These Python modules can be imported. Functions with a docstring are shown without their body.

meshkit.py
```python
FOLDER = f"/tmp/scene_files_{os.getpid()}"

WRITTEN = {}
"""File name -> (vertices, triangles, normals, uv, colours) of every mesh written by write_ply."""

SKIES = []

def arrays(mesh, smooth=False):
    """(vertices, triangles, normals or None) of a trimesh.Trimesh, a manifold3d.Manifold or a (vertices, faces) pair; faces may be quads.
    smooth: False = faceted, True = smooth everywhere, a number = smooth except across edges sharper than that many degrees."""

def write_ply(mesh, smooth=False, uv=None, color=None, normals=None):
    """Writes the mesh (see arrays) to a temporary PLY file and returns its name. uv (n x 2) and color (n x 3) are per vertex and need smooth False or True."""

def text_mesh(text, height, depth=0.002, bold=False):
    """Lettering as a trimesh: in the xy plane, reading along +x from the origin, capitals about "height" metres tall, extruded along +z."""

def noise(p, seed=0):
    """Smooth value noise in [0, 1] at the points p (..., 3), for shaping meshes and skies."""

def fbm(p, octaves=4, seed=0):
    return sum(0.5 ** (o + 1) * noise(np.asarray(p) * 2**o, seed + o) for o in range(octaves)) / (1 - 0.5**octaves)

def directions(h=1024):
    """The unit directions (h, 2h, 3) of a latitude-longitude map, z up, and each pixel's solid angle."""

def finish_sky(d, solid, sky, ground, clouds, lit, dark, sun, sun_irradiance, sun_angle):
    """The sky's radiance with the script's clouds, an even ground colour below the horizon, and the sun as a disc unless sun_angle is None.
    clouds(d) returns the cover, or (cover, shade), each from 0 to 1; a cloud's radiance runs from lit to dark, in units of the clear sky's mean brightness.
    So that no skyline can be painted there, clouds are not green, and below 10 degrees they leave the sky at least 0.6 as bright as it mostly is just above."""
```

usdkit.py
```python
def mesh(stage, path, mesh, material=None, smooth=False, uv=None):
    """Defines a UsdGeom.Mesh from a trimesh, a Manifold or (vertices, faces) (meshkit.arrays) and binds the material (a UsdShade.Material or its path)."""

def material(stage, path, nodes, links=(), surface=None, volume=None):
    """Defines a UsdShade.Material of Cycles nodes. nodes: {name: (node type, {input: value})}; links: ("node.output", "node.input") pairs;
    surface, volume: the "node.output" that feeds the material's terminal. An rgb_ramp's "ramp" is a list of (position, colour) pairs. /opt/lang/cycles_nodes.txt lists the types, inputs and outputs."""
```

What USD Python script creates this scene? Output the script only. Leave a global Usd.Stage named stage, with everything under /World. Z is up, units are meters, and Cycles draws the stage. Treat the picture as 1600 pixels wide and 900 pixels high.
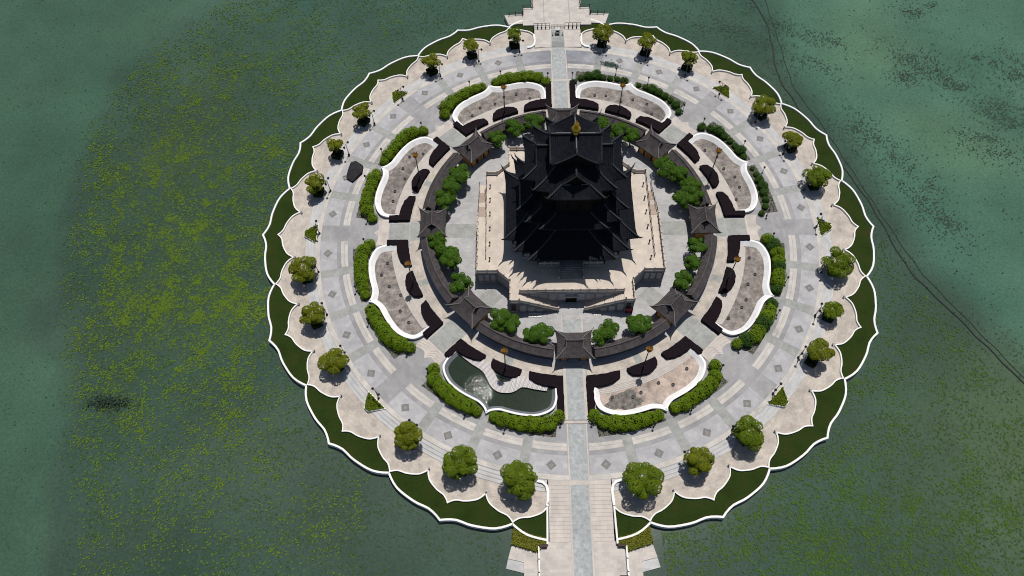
import math, sys
import numpy as np, trimesh, manifold3d as m3
from shapely.geometry import Polygon, LineString, box as sbox, MultiPolygon, Point
from shapely.ops import unary_union
from shapely import affinity
from scipy.interpolate import PchipInterpolator
sys.path.insert(0, '/opt/lang')
import usdkit, meshkit
from pxr import Usd, UsdGeom, UsdLux, UsdShade, Gf, Sdf, Vt

stage = Usd.Stage.CreateInMemory()
UsdGeom.SetStageUpAxis(stage, 'Z'); UsdGeom.SetStageMetersPerUnit(stage, 1.0)
UsdGeom.Xform.Define(stage, '/World'); UsdGeom.Scope.Define(stage, '/World/Looks')

# ---------------------------------------------------------------- camera, sky, sun, exposure
EYE = np.array([-9.6048, -82.3009, 127.6354]); PITCH, YAW, ROLL = 1.07184, -0.01907, -0.02984
cam = UsdGeom.Camera.Define(stage, '/World/camera')
cam.CreateHorizontalApertureAttr(36.0); cam.CreateVerticalApertureAttr(20.25)
cam.CreateFocalLengthAttr(36.0 * 1203.694 / 1600)
cam.CreateClippingRangeAttr(Gf.Vec2f(1, 20000))
cam.CreateExposureAttr(0.2)
cp, sp = math.cos(PITCH), math.sin(PITCH)
fw = np.array([math.sin(YAW) * cp, math.cos(YAW) * cp, -sp]); rt = np.array([math.cos(YAW), -math.sin(YAW), 0.0]); up = np.cross(rt, fw)
cr, sr = math.cos(ROLL), math.sin(ROLL)
rt, up = cr * rt + sr * up, -sr * rt + cr * up
M = Gf.Matrix4d(1)
for i, v in enumerate((rt, up, -fw, EYE)):
    M.SetRow(i, Gf.Vec4d(*v, 1.0 if i == 3 else 0.0))
cam.AddTransformOp().Set(M)

SUN = np.array([0.105, 0.31, 1.0]); SUN /= np.linalg.norm(SUN)
el, rot = math.asin(SUN[2]), math.atan2(SUN[0], SUN[1])
sky_m = usdkit.material(stage, '/World/Looks/sky', {
    's': ('sky_texture', {'sky_type': 'single_scattering', 'sun_disc': False, 'sun_elevation': el, 'sun_rotation': rot, 'aerosol_density': 1.2}),
    'b': ('background_shader', {'strength': 0.05})}, [('s.color', 'b.color')], surface='b.background')
dome = UsdLux.DomeLight.Define(stage, '/World/sky')
UsdShade.MaterialBindingAPI.Apply(dome.GetPrim()).Bind(sky_m)
dome.GetPrim().SetCustomDataByKey('kind', 'structure')
sun = UsdLux.DistantLight.Define(stage, '/World/sun')
sun.CreateNormalizeAttr(True); sun.CreateIntensityAttr(1.0); sun.CreateAngleAttr(0.53); sun.CreateColorAttr(Gf.Vec3f(1, 0.96, 0.9))
zx = SUN; xx = np.cross([0, 1.0, 0], zx); xx /= np.linalg.norm(xx); yx = np.cross(zx, xx)
M = Gf.Matrix4d(1)
for i, v in enumerate((xx, yx, zx)):
    M.SetRow(i, Gf.Vec4d(*v, 0.0))
sun.AddTransformOp().Set(M)

# ---------------------------------------------------------------- helpers
rng = np.random.default_rng(7)
USED = {}
def numbered(path):
    n = USED.get(path, 0); USED[path] = n + 1
    return path if n == 0 else f'{path}_{n:03d}'
def keys(prim, **kw):
    for k, v in kw.items():
        if v: prim.SetCustomDataByKey(k, v)
    return prim
def ppath(parent):
    return '/World' if parent is None else str(parent.GetPath())
def obj(name, mesh, mat, parent=None, smooth=False, **kw):
    nrm = mesh[2] if isinstance(mesh, tuple) and len(mesh) == 3 else None
    um = usdkit.mesh(stage, numbered(f'{ppath(parent)}/{name}'), mesh if nrm is None else mesh[:2], MAT[mat], smooth); pr = um.GetPrim()
    if nrm is not None:
        um.CreateNormalsAttr(Vt.Vec3fArray.FromNumpy(np.asarray(nrm, np.float32))); um.SetNormalsInterpolation('vertex')
    return keys(pr, **kw)
def thing(name, label, category, group=None, loc=None, rotz=None, scale=None):
    x = UsdGeom.Xform.Define(stage, numbered('/World/' + name))
    if loc is not None:
        x.AddTranslateOp().Set(Gf.Vec3d(*map(float, loc))); x.AddRotateZOp().Set(float(math.degrees(rotz or 0))); x.AddScaleOp().Set(Gf.Vec3f(*([scale or 1.0] * 3)))
    return keys(x.GetPrim(), label=label, category=category, group=group)
def dup(first, name, label, loc, rotz=0, scale=None):
    was = first.GetCustomData()
    r = thing(name, label, was['category'], was.get('group'), loc, rotz, scale)
    r.GetReferences().AddInternalReference(first.GetPath()); r.SetInstanceable(True)
    return r
ORD = ['', 'first', 'second', 'third', 'fourth', 'fifth', 'sixth', 'seventh', 'eighth', 'ninth', 'tenth', 'eleventh', 'twelfth', 'thirteenth', 'fourteenth', 'fifteenth', 'sixteenth']
def ranks(angles):
    """where each of a ring of things stands, in words: rank from the top on the left or the right side"""
    out = {}
    for side, sel in (('right', [a for a in angles if 0.1 < a < 179.9]), ('left', [a for a in angles if 180.1 < a < 359.9])):
        for i, a in enumerate(sorted(sel, key=lambda a: a if side == 'right' else 360 - a)):
            out[a] = f'{ORD[i + 1]} from the top on the {side} side'
    for a in angles:
        if a in (0, 360): out[a] = 'at the top, behind the tower'
        if a == 180: out[a] = 'at the bottom, in front of the tower'
    return out
def P(r, a):
    a = np.radians(a); return np.stack(np.broadcast_arrays(r * np.sin(a), r * np.cos(a)), -1)
def sector(r0, r1, a0, a1, n=None):
    n = n or max(2, int(abs(a1 - a0) / 1.2) + 1); a = np.linspace(a0, a1, n)
    return Polygon(np.vstack([P(r1, a), P(r0, a[::-1])])) if r0 > 0 else Polygon(np.vstack([P(r1, a), [[0, 0]]]))
def disc(r, n=256):
    return Polygon(P(r, np.linspace(0, 360, n, endpoint=False)))
def polys(g):
    if g.is_empty: return []
    if g.geom_type == 'Polygon': return [g]
    return [p for p in getattr(g, 'geoms', []) if p.geom_type == 'Polygon' and p.area > 1e-4]
def man(g, z0, z1):
    rings = []
    for p in polys(g):
        rings.append(np.array(p.exterior.coords)[:-1]); rings += [np.array(h.coords)[:-1] for h in p.interiors]
    cs = m3.CrossSection(rings, m3.FillRule.EvenOdd)
    return m3.Manifold.extrude(cs, z1 - z0).translate((0, 0, z0))
def prism(g, z0, z1):
    m = man(g, z0, z1).to_mesh(); return np.array(m.vert_properties[:, :3]), np.array(m.tri_verts)
def cat(*ms):
    vs, fs, n = [], [], 0
    for v, f in ms:
        v, f = np.asarray(v, float), np.asarray(f, int)
        if f.shape[1] == 4: f = np.vstack([f[:, [0, 1, 2]], f[:, [0, 2, 3]]])
        vs.append(v); fs.append(f + n); n += len(v)
    return np.vstack(vs), np.vstack(fs)
def bx(c, s, rz=0.0):
    v = (np.array([[x, y, z] for x in (-1, 1) for y in (-1, 1) for z in (-1, 1)], float) * 0.5) * np.array(s)
    c_, s_ = math.cos(rz), math.sin(rz)
    v = np.stack([v[:, 0] * c_ - v[:, 1] * s_, v[:, 0] * s_ + v[:, 1] * c_, v[:, 2]], 1) + np.array(c)
    return v, np.array([[0, 1, 3, 2], [4, 6, 7, 5], [0, 4, 5, 1], [2, 3, 7, 6], [0, 2, 6, 4], [1, 5, 7, 3]])
def tube(pts, r, sides=6, caps=True):
    p = np.asarray(pts, float); r = np.broadcast_to(np.asarray(r, float), (len(p),))
    t = np.gradient(p, axis=0); t /= np.linalg.norm(t, axis=1, keepdims=True) + 1e-12
    ref = np.where(np.abs(t[:, 2:]) < 0.9, [0, 0, 1.0], [1.0, 0, 0])
    a = np.cross(t, ref); a /= np.linalg.norm(a, axis=1, keepdims=True) + 1e-12; b = np.cross(t, a)
    ang = np.arange(sides) * 2 * np.pi / sides + np.pi / sides
    v = p[:, None] + r[:, None, None] * (np.cos(ang)[None, :, None] * a[:, None] + np.sin(ang)[None, :, None] * b[:, None])
    i, j = np.meshgrid(np.arange(len(p) - 1), np.arange(sides), indexing='ij')
    q = np.stack([i * sides + j, i * sides + (j + 1) % sides, (i + 1) * sides + (j + 1) % sides, (i + 1) * sides + j], -1).reshape(-1, 4)
    f = [q[:, [0, 2, 1]], q[:, [0, 3, 2]]]; v = v.reshape(-1, 3)
    if caps:
        for s0 in (0, (len(p) - 1) * sides):
            f.append(np.array([[s0, s0 + k, s0 + k + 1] for k in range(1, sides - 1)]))
    return v, np.vstack(f)
def lathe(prof, c=(0, 0, 0), n=12):
    p = np.array(prof, float); a = np.arange(n) * 2 * np.pi / n
    v = np.stack([p[:, None, 0] * np.cos(a), p[:, None, 0] * np.sin(a), np.broadcast_to(p[:, None, 1], (len(p), n))], -1).reshape(-1, 3) + np.array(c)
    i, j = np.meshgrid(np.arange(len(p) - 1), np.arange(n), indexing='ij')
    return v, np.stack([i * n + j, i * n + (j + 1) % n, (i + 1) * n + (j + 1) % n, (i + 1) * n + j], -1).reshape(-1, 4)
def strip(*lines, closed=False):
    """a sheet through rows of points of equal length"""
    L = np.stack([np.asarray(l, float) for l in lines]); m, n = L.shape[:2]
    i, j = np.meshgrid(np.arange(m - 1), np.arange(n if closed else n - 1), indexing='ij'); k = (j + 1) % n
    return L.reshape(-1, 3), np.stack([i * n + j, i * n + k, (i + 1) * n + k, (i + 1) * n + j], -1).reshape(-1, 4)
def z3(xy, z):
    xy = np.asarray(xy, float); return np.hstack([xy, np.broadcast_to(np.asarray(z, float).reshape(-1, 1), (len(xy), 1))])
def rotz(m, a):
    v, f = m; v = np.asarray(v, float); c, s = math.cos(a), math.sin(a)
    return np.stack([v[:, 0] * c - v[:, 1] * s, v[:, 0] * s + v[:, 1] * c, v[:, 2]], 1), f
def move(m, d):
    return np.asarray(m[0], float) + np.array(d), m[1]
def rail(pts, z, h=0.95, gap=1.6, panel=True, post=0.2, skip=()):
    """a stone balustrade along a polyline (z: one height or one per point): posts, top rail, panels"""
    p = z3(pts, z); out = []
    for i in range(len(p) - 1):
        d = p[i + 1] - p[i]; L = np.linalg.norm(d[:2]); n = max(1, round(L / gap)); rz = math.atan2(d[1], d[0])
        for k in range(n + (i == len(p) - 2)):
            q = p[i] + d * k / n
            out.append(bx(q + [0, 0, h / 2 + 0.06], (post, post, h + 0.12), rz)); out.append(bx(q + [0, 0, h + 0.2], (post * 1.25, post * 1.25, 0.16), rz))
        for hh, t, w in ((h - 0.05, 0.11, 0.14), (h * 0.42, h * 0.6, 0.07)) if panel else ((h - 0.05, 0.07, 0.07), (h * 0.5, 0.05, 0.05)):
            nrm = np.array([-d[1], d[0], 0]) / L * w / 2
            a, b = p[i], p[i + 1]
            v = np.array([a + nrm, a - nrm, b - nrm, b + nrm]); v = np.vstack([v + [0, 0, hh - t / 2], v + [0, 0, hh + t / 2]])
            out.append((v, np.array([[0, 3, 2, 1], [4, 5, 6, 7], [0, 1, 5, 4], [1, 2, 6, 5], [2, 3, 7, 6], [3, 0, 4, 7]])))
    return cat(*out)
def fold(x):
    return (x + 180) % 360 - 180

# ---------------------------------------------------------------- materials
MAT = {}
def stone(name, col, var=0.18, scale=0.5, joint=None, damp=None, rough=0.8, fine=6.0, dark=0.55, polar=False, jw=0.02, stain=0.0, bump=0.15):
    """paving: fine speckle, broad blotches, and joints of rows of slabs (joint = slab length, row width)"""
    c = np.array(col, float)
    N = {'g': ('geometry', {}), 'n1': ('noise_texture', {'scale': scale, 'detail': 5.0, 'roughness': 0.6}), 'n2': ('noise_texture', {'scale': fine, 'detail': 3.0}),
         'r1': ('rgb_ramp', {'ramp': [(0.3, tuple(c * (1 - var))), (0.5, tuple(c)), (0.72, tuple(np.minimum(c * (1 + var), 0.85)))]}),
         'r2': ('rgb_ramp', {'ramp': [(0.3, (1 - var * 0.6,) * 3), (0.7, (1 + var * 0.3,) * 3)]}),
         'm': ('mix', {'mix_type': 'multiply', 'fac': 1.0}), 'p': ('principled_bsdf', {'roughness': rough, 'specular_ior_level': 0.3})}
    L = [('g.position', 'n1.vector'), ('g.position', 'n2.vector'), ('n1.fac', 'r1.fac'), ('n2.fac', 'r2.fac'), ('r1.color', 'm.color1'), ('r2.color', 'm.color2')]
    out = 'm.color'
    if joint:
        N['b'] = ('brick_texture', {'scale': 1.0, 'mortar_size': jw, 'mortar_smooth': 0.2, 'brick_width': joint[0], 'row_height': joint[1], 'color1': (1.0, 1.0, 1.0), 'color2': (0.84, 0.85, 0.87), 'mortar': (dark, dark, dark)})
        if polar:
            N.update({'s': ('separate_xyz', {}), 'at': ('math', {'math_type': 'arctan2'}), 'k': ('math', {'math_type': 'multiply', 'value2': 46.8}), 'le': ('vector_math', {'math_type': 'length'}), 'cx': ('combine_xyz', {})})
            L += [('g.position', 's.vector'), ('s.x', 'at.value1'), ('s.y', 'at.value2'), ('at.value', 'k.value1'), ('g.position', 'le.vector1'), ('k.value', 'cx.x'), ('le.value', 'cx.y'), ('cx.vector', 'b.vector')]
        else:
            L.append(('g.position', 'b.vector'))
        N['m2'] = ('mix', {'mix_type': 'multiply', 'fac': 1.0}); L += [(out, 'm2.color1'), ('b.color', 'm2.color2')]; out = 'm2.color'
    if stain:
        N['n3'] = ('noise_texture', {'scale': 0.12, 'detail': 6.0, 'roughness': 0.65}); N['r3'] = ('rgb_ramp', {'ramp': [(0.32, (1 - stain,) * 3), (0.5, (1.0,) * 3)]}); N['m3'] = ('mix', {'mix_type': 'multiply', 'fac': 1.0})
        L += [('g.position', 'n3.vector'), ('n3.fac', 'r3.fac'), (out, 'm3.color1'), ('r3.color', 'm3.color2')]; out = 'm3.color'
    if damp:
        N.update({'ds': ('vector_math', {'math_type': 'subtract', 'vector2': (damp[0], damp[1], 0)}), 'dm': ('vector_math', {'math_type': 'multiply', 'vector2': (1 / damp[2], 1 / damp[3], 0)}), 'dl': ('vector_math', {'math_type': 'length'}),
                  'dn': ('noise_texture', {'scale': 0.45, 'detail': 6.0, 'roughness': 0.7}), 'da': ('math', {'math_type': 'multiply_add', 'value2': 1.3}), 'dr': ('rgb_ramp', {'ramp': [(0.55, (0.58, 0.61, 0.66)), (1.0, (1.0, 1.0, 1.0))]}), 'dk': ('math', {'math_type': 'multiply', 'value2': 0.62}), 'dx': ('mix', {'mix_type': 'multiply', 'fac': 1.0})})
        L += [('g.position', 'ds.vector1'), ('ds.vector', 'dm.vector1'), ('dm.vector', 'dl.vector1'), ('g.position', 'dn.vector'), ('dn.fac', 'da.value1'), ('dl.value', 'da.value3'), ('da.value', 'dk.value1'), ('dk.value', 'dr.fac'), (out, 'dx.color1'), ('dr.color', 'dx.color2')]; out = 'dx.color'
    if bump:
        N['bu'] = ('bump', {'strength': bump, 'distance': 0.03}); L += [('n2.fac', 'bu.height'), ('bu.normal', 'p.normal')]
    L.append((out, 'p.base_color'))
    MAT[name] = usdkit.material(stage, '/World/Looks/' + name, N, L, surface='p.BSDF')
def leaf(name, dark, mid, light, scale=0.9, trans=0.25):
    N = {'g': ('geometry', {}), 'n': ('noise_texture', {'scale': scale, 'detail': 2.0}), 'a': ('math', {'math_type': 'multiply_add', 'value2': 0.66}),
         'k': ('math', {'math_type': 'multiply', 'value2': 0.34}), 'r': ('rgb_ramp', {'ramp': [(0.2, dark), (0.5, mid), (0.8, light)]}),
         'd': ('principled_bsdf', {'roughness': 0.6, 'specular_ior_level': 0.08}), 't': ('translucent_bsdf', {}), 'x': ('mix_closure', {'fac': trans})}
    L = [('g.position', 'n.vector'), ('n.fac', 'k.value1'), ('g.random_per_island', 'a.value1'), ('k.value', 'a.value3'), ('a.value', 'r.fac'), ('r.color', 'd.base_color'), ('r.color', 't.color'), ('d.BSDF', 'x.closure1'), ('t.BSDF', 'x.closure2')]
    MAT[name] = usdkit.material(stage, '/World/Looks/' + name, N, L, surface='x.closure')
def plain(name, col, rough=0.6, metal=0.0, var=0.12, scale=2.0, spec=0.4):
    c = np.array(col, float)
    MAT[name] = usdkit.material(stage, '/World/Looks/' + name, {'g': ('geometry', {}), 'n': ('noise_texture', {'scale': scale, 'detail': 4.0}), 'r': ('rgb_ramp', {'ramp': [(0.3, tuple(c * (1 - var))), (0.7, tuple(np.minimum(c * (1 + var), 0.9)))]}),
        'p': ('principled_bsdf', {'roughness': rough, 'metallic': metal, 'specular_ior_level': spec})}, [('g.position', 'n.vector'), ('n.fac', 'r.fac'), ('r.color', 'p.base_color')], surface='p.BSDF')
stone('plaza_stone', (0.28, 0.275, 0.278), 0.14, 0.25, (1.2, 0.6), polar=True, jw=0.012, dark=0.8, stain=0.22, damp=(1.0, 47.0, 16.0, 6.0))
stone('panel_stone', (0.362, 0.356, 0.364), 0.13, 0.35, (0.8, 0.8), polar=True, jw=0.012, dark=0.82, stain=0.15, damp=(1.0, 47.0, 16.0, 6.0))
stone('cross_stone', (0.285, 0.29, 0.275), 0.14, 0.6, (0.9, 0.45), polar=True, jw=0.012, dark=0.82, stain=0.15, damp=(1.0, 47.0, 16.0, 6.0))
stone('diamond_stone', (0.16, 0.155, 0.15), 0.2, 1.5)
stone('cream_stone', (0.47, 0.44, 0.405), 0.14, 0.5, (1.0, 0.5), polar=True, jw=0.012, dark=0.8, stain=0.15)
stone('petal_stone', (0.435, 0.385, 0.335), 0.22, 0.55, (0.7, 0.35), polar=True, jw=0.02, dark=0.85, stain=0.18)
stone('step_stone', (0.42, 0.415, 0.41), 0.12, 0.5, (1.2, 0.3), polar=True, dark=0.85)
stone('stair_stone', (0.46, 0.415, 0.375), 0.12, 0.6, (1.2, 5.0), dark=0.82)
stone('deck_stone', (0.46, 0.42, 0.385), 0.12, 0.4, (1.2, 0.6), jw=0.012, dark=0.82, stain=0.12)
stone('green_stone', (0.325, 0.34, 0.34), 0.2, 1.6, (0.75, 0.75), dark=0.85, jw=0.012)
stone('court_stone', (0.36, 0.355, 0.355), 0.12, 0.3, (0.8, 0.4), jw=0.012, dark=0.85, stain=0.15)
stone('terrace_stone', (0.50, 0.435, 0.37), 0.1, 0.3, (1.0, 1.0), jw=0.012, dark=0.86, stain=0.12)
stone('nosing_stone', (0.24, 0.165, 0.135), 0.15, 1.0)
stone('wall_stone', (0.27, 0.265, 0.255), 0.2, 0.7, (0.9, 0.45), dark=0.6)
stone('basin_floor', (0.205, 0.178, 0.163), 0.5, 0.8, fine=2.2, stain=0.5)
stone('basin_floor_cream', (0.37, 0.30, 0.255), 0.35, 0.45, fine=2.2, stain=0.6)
stone('slate_light', (0.20, 0.195, 0.19), 0.2, 1.5)
stone('slate', (0.13, 0.14, 0.155), 0.15, 1.0)
stone('silt', (0.13, 0.12, 0.105), 0.6, 1.4, fine=3.0, stain=0.3)
stone('basin_step', (0.40, 0.365, 0.335), 0.12, 1.0)
stone('white_wall', (0.70, 0.69, 0.67), 0.10, 1.2, fine=8, bump=0.03, stain=0.12)
stone('basin_white', (0.72, 0.72, 0.72), 0.10, 0.9, fine=8, bump=0.03, stain=0.15)
stone('ground_dark', (0.10, 0.09, 0.08), 0.2)
plain('tile_dark', (0.0065, 0.0072, 0.010), 0.6, var=0.35, spec=0.1)
plain('tile_rib', (0.016, 0.0185, 0.026), 0.6, var=0.35, spec=0.1)
plain('tile_ridge', (0.020, 0.021, 0.024), 0.5, var=0.3)
plain('ridge_pale', (0.20, 0.195, 0.19), 0.6)
plain('tile_grey', (0.062, 0.054, 0.056), 0.8, var=0.3, scale=1.2, spec=0.2)
plain('tile_grey_rib', (0.078, 0.068, 0.070), 0.8, var=0.3, scale=1.2, spec=0.2)
plain('gate_ridge', (0.15, 0.142, 0.138), 0.7)
plain('dark_wood', (0.010, 0.008, 0.008), 0.7, var=0.3, spec=0.03)
plain('red_wood', (0.030, 0.011, 0.009), 0.6, var=0.3, spec=0.2)
plain('lattice', (0.040, 0.026, 0.022), 0.7, spec=0.2)
plain('window_wood', (0.013, 0.010, 0.010), 0.7, spec=0.03)
plain('rail_wood', (0.10, 0.06, 0.05), 0.7)
plain('ochre', (0.52, 0.27, 0.06), 0.8, var=0.15)
plain('ochre_dark', (0.25, 0.12, 0.03), 0.8)
plain('gallery_wall', (0.05, 0.042, 0.040), 0.8)
plain('gold', (0.75, 0.42, 0.05), 0.28, metal=0.85)
plain('copper', (0.29, 0.19, 0.09), 0.5, metal=0.4, var=0.3)
plain('black_metal', (0.012, 0.012, 0.014), 0.45)
plain('lamp_glass', (0.35, 0.34, 0.32), 0.3)
plain('white_paint', (0.78, 0.78, 0.76), 0.5)
plain('bark', (0.06, 0.045, 0.033), 0.9, var=0.3)
plain('tarp', (0.022, 0.021, 0.023), 0.9, var=0.3, spec=0.1)
plain('red_cloth', (0.25, 0.02, 0.03), 0.7)
plain('deck_wood_grey', (0.41, 0.39, 0.385), 0.75, var=0.16, scale=3.5)
plain('deck_wood', (0.52, 0.49, 0.485), 0.75, var=0.16, scale=3.5)
plain('purple_hedge', (0.0075, 0.0045, 0.0065), 0.9, var=0.5, scale=5.0, spec=0.1)
plain('net', (0.02, 0.028, 0.026), 0.9)
plain('nozzle', (0.015, 0.013, 0.013), 0.6)
leaf('leaf_plaza', (0.10, 0.12, 0.006), (0.38, 0.39, 0.016), (0.60, 0.58, 0.06), trans=0.16)
leaf('leaf_plaza_green', (0.08, 0.12, 0.006), (0.30, 0.36, 0.014), (0.50, 0.53, 0.035), trans=0.16)
leaf('leaf_court', (0.04, 0.09, 0.007), (0.16, 0.31, 0.016), (0.32, 0.47, 0.035), trans=0.16)
leaf('leaf_hedge', (0.09, 0.15, 0.006), (0.33, 0.47, 0.012), (0.52, 0.60, 0.025), trans=0.16)
leaf('leaf_loose', (0.03, 0.07, 0.010), (0.075, 0.15, 0.02), (0.17, 0.24, 0.04), trans=0.16)
leaf('leaf_block', (0.008, 0.018, 0.005), (0.02, 0.04, 0.01), (0.04, 0.07, 0.015), trans=0.1)
leaf('leaf_corner', (0.10, 0.14, 0.008), (0.20, 0.27, 0.012), (0.32, 0.36, 0.03))
leaf('leaf_reed', (0.14, 0.15, 0.02), (0.33, 0.33, 0.05), (0.5, 0.47, 0.12), trans=0.12)
leaf('leaf_lily', (0.085, 0.14, 0.010), (0.205, 0.275, 0.012), (0.37, 0.41, 0.018), scale=0.08, trans=0.1)
leaf('leaf_lily_green', (0.05, 0.10, 0.015), (0.12, 0.20, 0.018), (0.28, 0.34, 0.03), scale=0.08, trans=0.1)
leaf('leaf_lily_deep', (0.036, 0.070, 0.022), (0.060, 0.11, 0.026), (0.11, 0.17, 0.03), scale=0.08, trans=0.1)
leaf('leaf_lily_pale', (0.035, 0.075, 0.035), (0.06, 0.12, 0.05), (0.13, 0.19, 0.07), scale=0.08, trans=0.1)
leaf('leaf_weed', (0.036, 0.060, 0.047), (0.052, 0.080, 0.060), (0.085, 0.12, 0.080), scale=0.2, trans=0.05)
MAT['lawn'] = usdkit.material(stage, '/World/Looks/lawn', {'g': ('geometry', {}), 'n': ('noise_texture', {'scale': 0.35, 'detail': 5.0}), 'n2': ('noise_texture', {'scale': 7.0, 'detail': 4.0}),
    'r': ('rgb_ramp', {'ramp': [(0.3, (0.015, 0.026, 0.004)), (0.5, (0.018, 0.033, 0.005)), (0.75, (0.027, 0.031, 0.007))]}), 'r2': ('rgb_ramp', {'ramp': [(0.3, (0.6,) * 3), (0.7, (1.3,) * 3)]}), 'm': ('mix', {'mix_type': 'multiply', 'fac': 1.0}),
    'b': ('bump', {'strength': 0.8, 'distance': 0.08}), 'p': ('principled_bsdf', {'roughness': 0.95, 'specular_ior_level': 0.1})},
    [('g.position', 'n.vector'), ('g.position', 'n2.vector'), ('n.fac', 'r.fac'), ('n2.fac', 'r2.fac'), ('r.color', 'm.color1'), ('r2.color', 'm.color2'), ('n2.fac', 'b.height'), ('b.normal', 'p.normal'), ('m.color', 'p.base_color')], surface='p.BSDF')
def water_mat(name, tint=None, col=(0.02, 0.035, 0.03), wave=1.3, rough=0.12, bump=0.12, ripple=None):
    N = {'g': ('geometry', {}), 'n': ('noise_texture', {'scale': 0.05, 'detail': 6.0, 'roughness': 0.6}), 'w': ('noise_texture', {'scale': wave, 'detail': 3.0}),
         'n4': ('noise_texture', {'scale': 2.2, 'detail': 4.0, 'roughness': 0.7}), 'r': ('rgb_ramp', {'ramp': [(0.3, (0.82,) * 3), (0.7, (1.18,) * 3)]}), 'r4': ('rgb_ramp', {'ramp': [(0.3, (0.78,) * 3), (0.7, (1.2,) * 3)]}),
         'm': ('mix', {'mix_type': 'multiply', 'fac': 1.0, 'color1': col}), 'm4': ('mix', {'mix_type': 'multiply', 'fac': 1.0}), 'b': ('bump', {'strength': bump, 'distance': 0.05 if not ripple else 0.16}),
         'p': ('principled_bsdf', {'roughness': rough, 'ior': 1.33, 'specular_ior_level': 0.5})}
    L = [('g.position', 'n.vector'), ('g.position', 'w.vector'), ('g.position', 'n4.vector'), ('n.fac', 'r.fac'), ('n4.fac', 'r4.fac'), ('r.color', 'm.color2'), ('m.color', 'm4.color1'), ('r4.color', 'm4.color2'), ('m4.color', 'p.base_color'), ('w.fac', 'b.height'), ('b.normal', 'p.normal')]
    if ripple:       # ripples only round one spot
        N.update({'ws': ('vector_math', {'math_type': 'subtract', 'vector2': (ripple[0], ripple[1], 0)}), 'wl': ('vector_math', {'math_type': 'length'}), 'wr': ('map_range', {'range_type': 'smoothstep', 'from_min': ripple[2], 'from_max': 0.5, 'to_min': 0.0, 'to_max': 1.0}), 'wm': ('math', {'math_type': 'multiply'})})
        L.remove(('w.fac', 'b.height')); L += [('g.position', 'ws.vector1'), ('ws.vector', 'wl.vector1'), ('wl.value', 'wr.value'), ('wr.result', 'wm.value1'), ('w.fac', 'wm.value2'), ('wm.value', 'b.height')]
    if tint:
        N['t'] = ('attribute', {'attribute': tint}); L.append(('t.color', 'm.color1'))
    MAT[name] = usdkit.material(stage, '/World/Looks/' + name, N, L, surface='p.BSDF')
water_mat('lake_water', 'tint'); water_mat('pond_water', None, (0.016, 0.027, 0.017), 2.8, 0.05, 0.5, (-17.2, -33.0, 4.4))

# ---------------------------------------------------------------- lake
WZ = -1.25
gx = np.concatenate([[-3000, -900, -320], np.arange(-160, 140.1, 1.25), [300, 900, 3000]]); gy = np.concatenate([[-3000, -900, -300, -140], np.arange(-85, 95.1, 1.25), [200, 900, 3000]])
X, Y = np.meshgrid(gx, gy); pts = np.stack([X, Y, 0 * X + WZ], -1).reshape(-1, 3)
ii, jj = np.meshgrid(np.arange(len(gy) - 1), np.arange(len(gx) - 1), indexing='ij'); w = len(gx)
quads = np.stack([ii * w + jj, ii * w + jj + 1, (ii + 1) * w + jj + 1, (ii + 1) * w + jj], -1).reshape(-1, 4)
NET = np.array([(46.7, 65), (49.0, 54.4), (48.6, 42.5), (51.3, 32.1), (55.3, 21.5), (61.2, 5.9), (65.1, -9), (71.7, -20), (76.4, -27.8), (79.4, -32.7), (90, -50)])
def net_side(x, y):
    return x - np.interp(-y, -NET[:, 1], NET[:, 0])      # > 0 beyond the net
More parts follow.
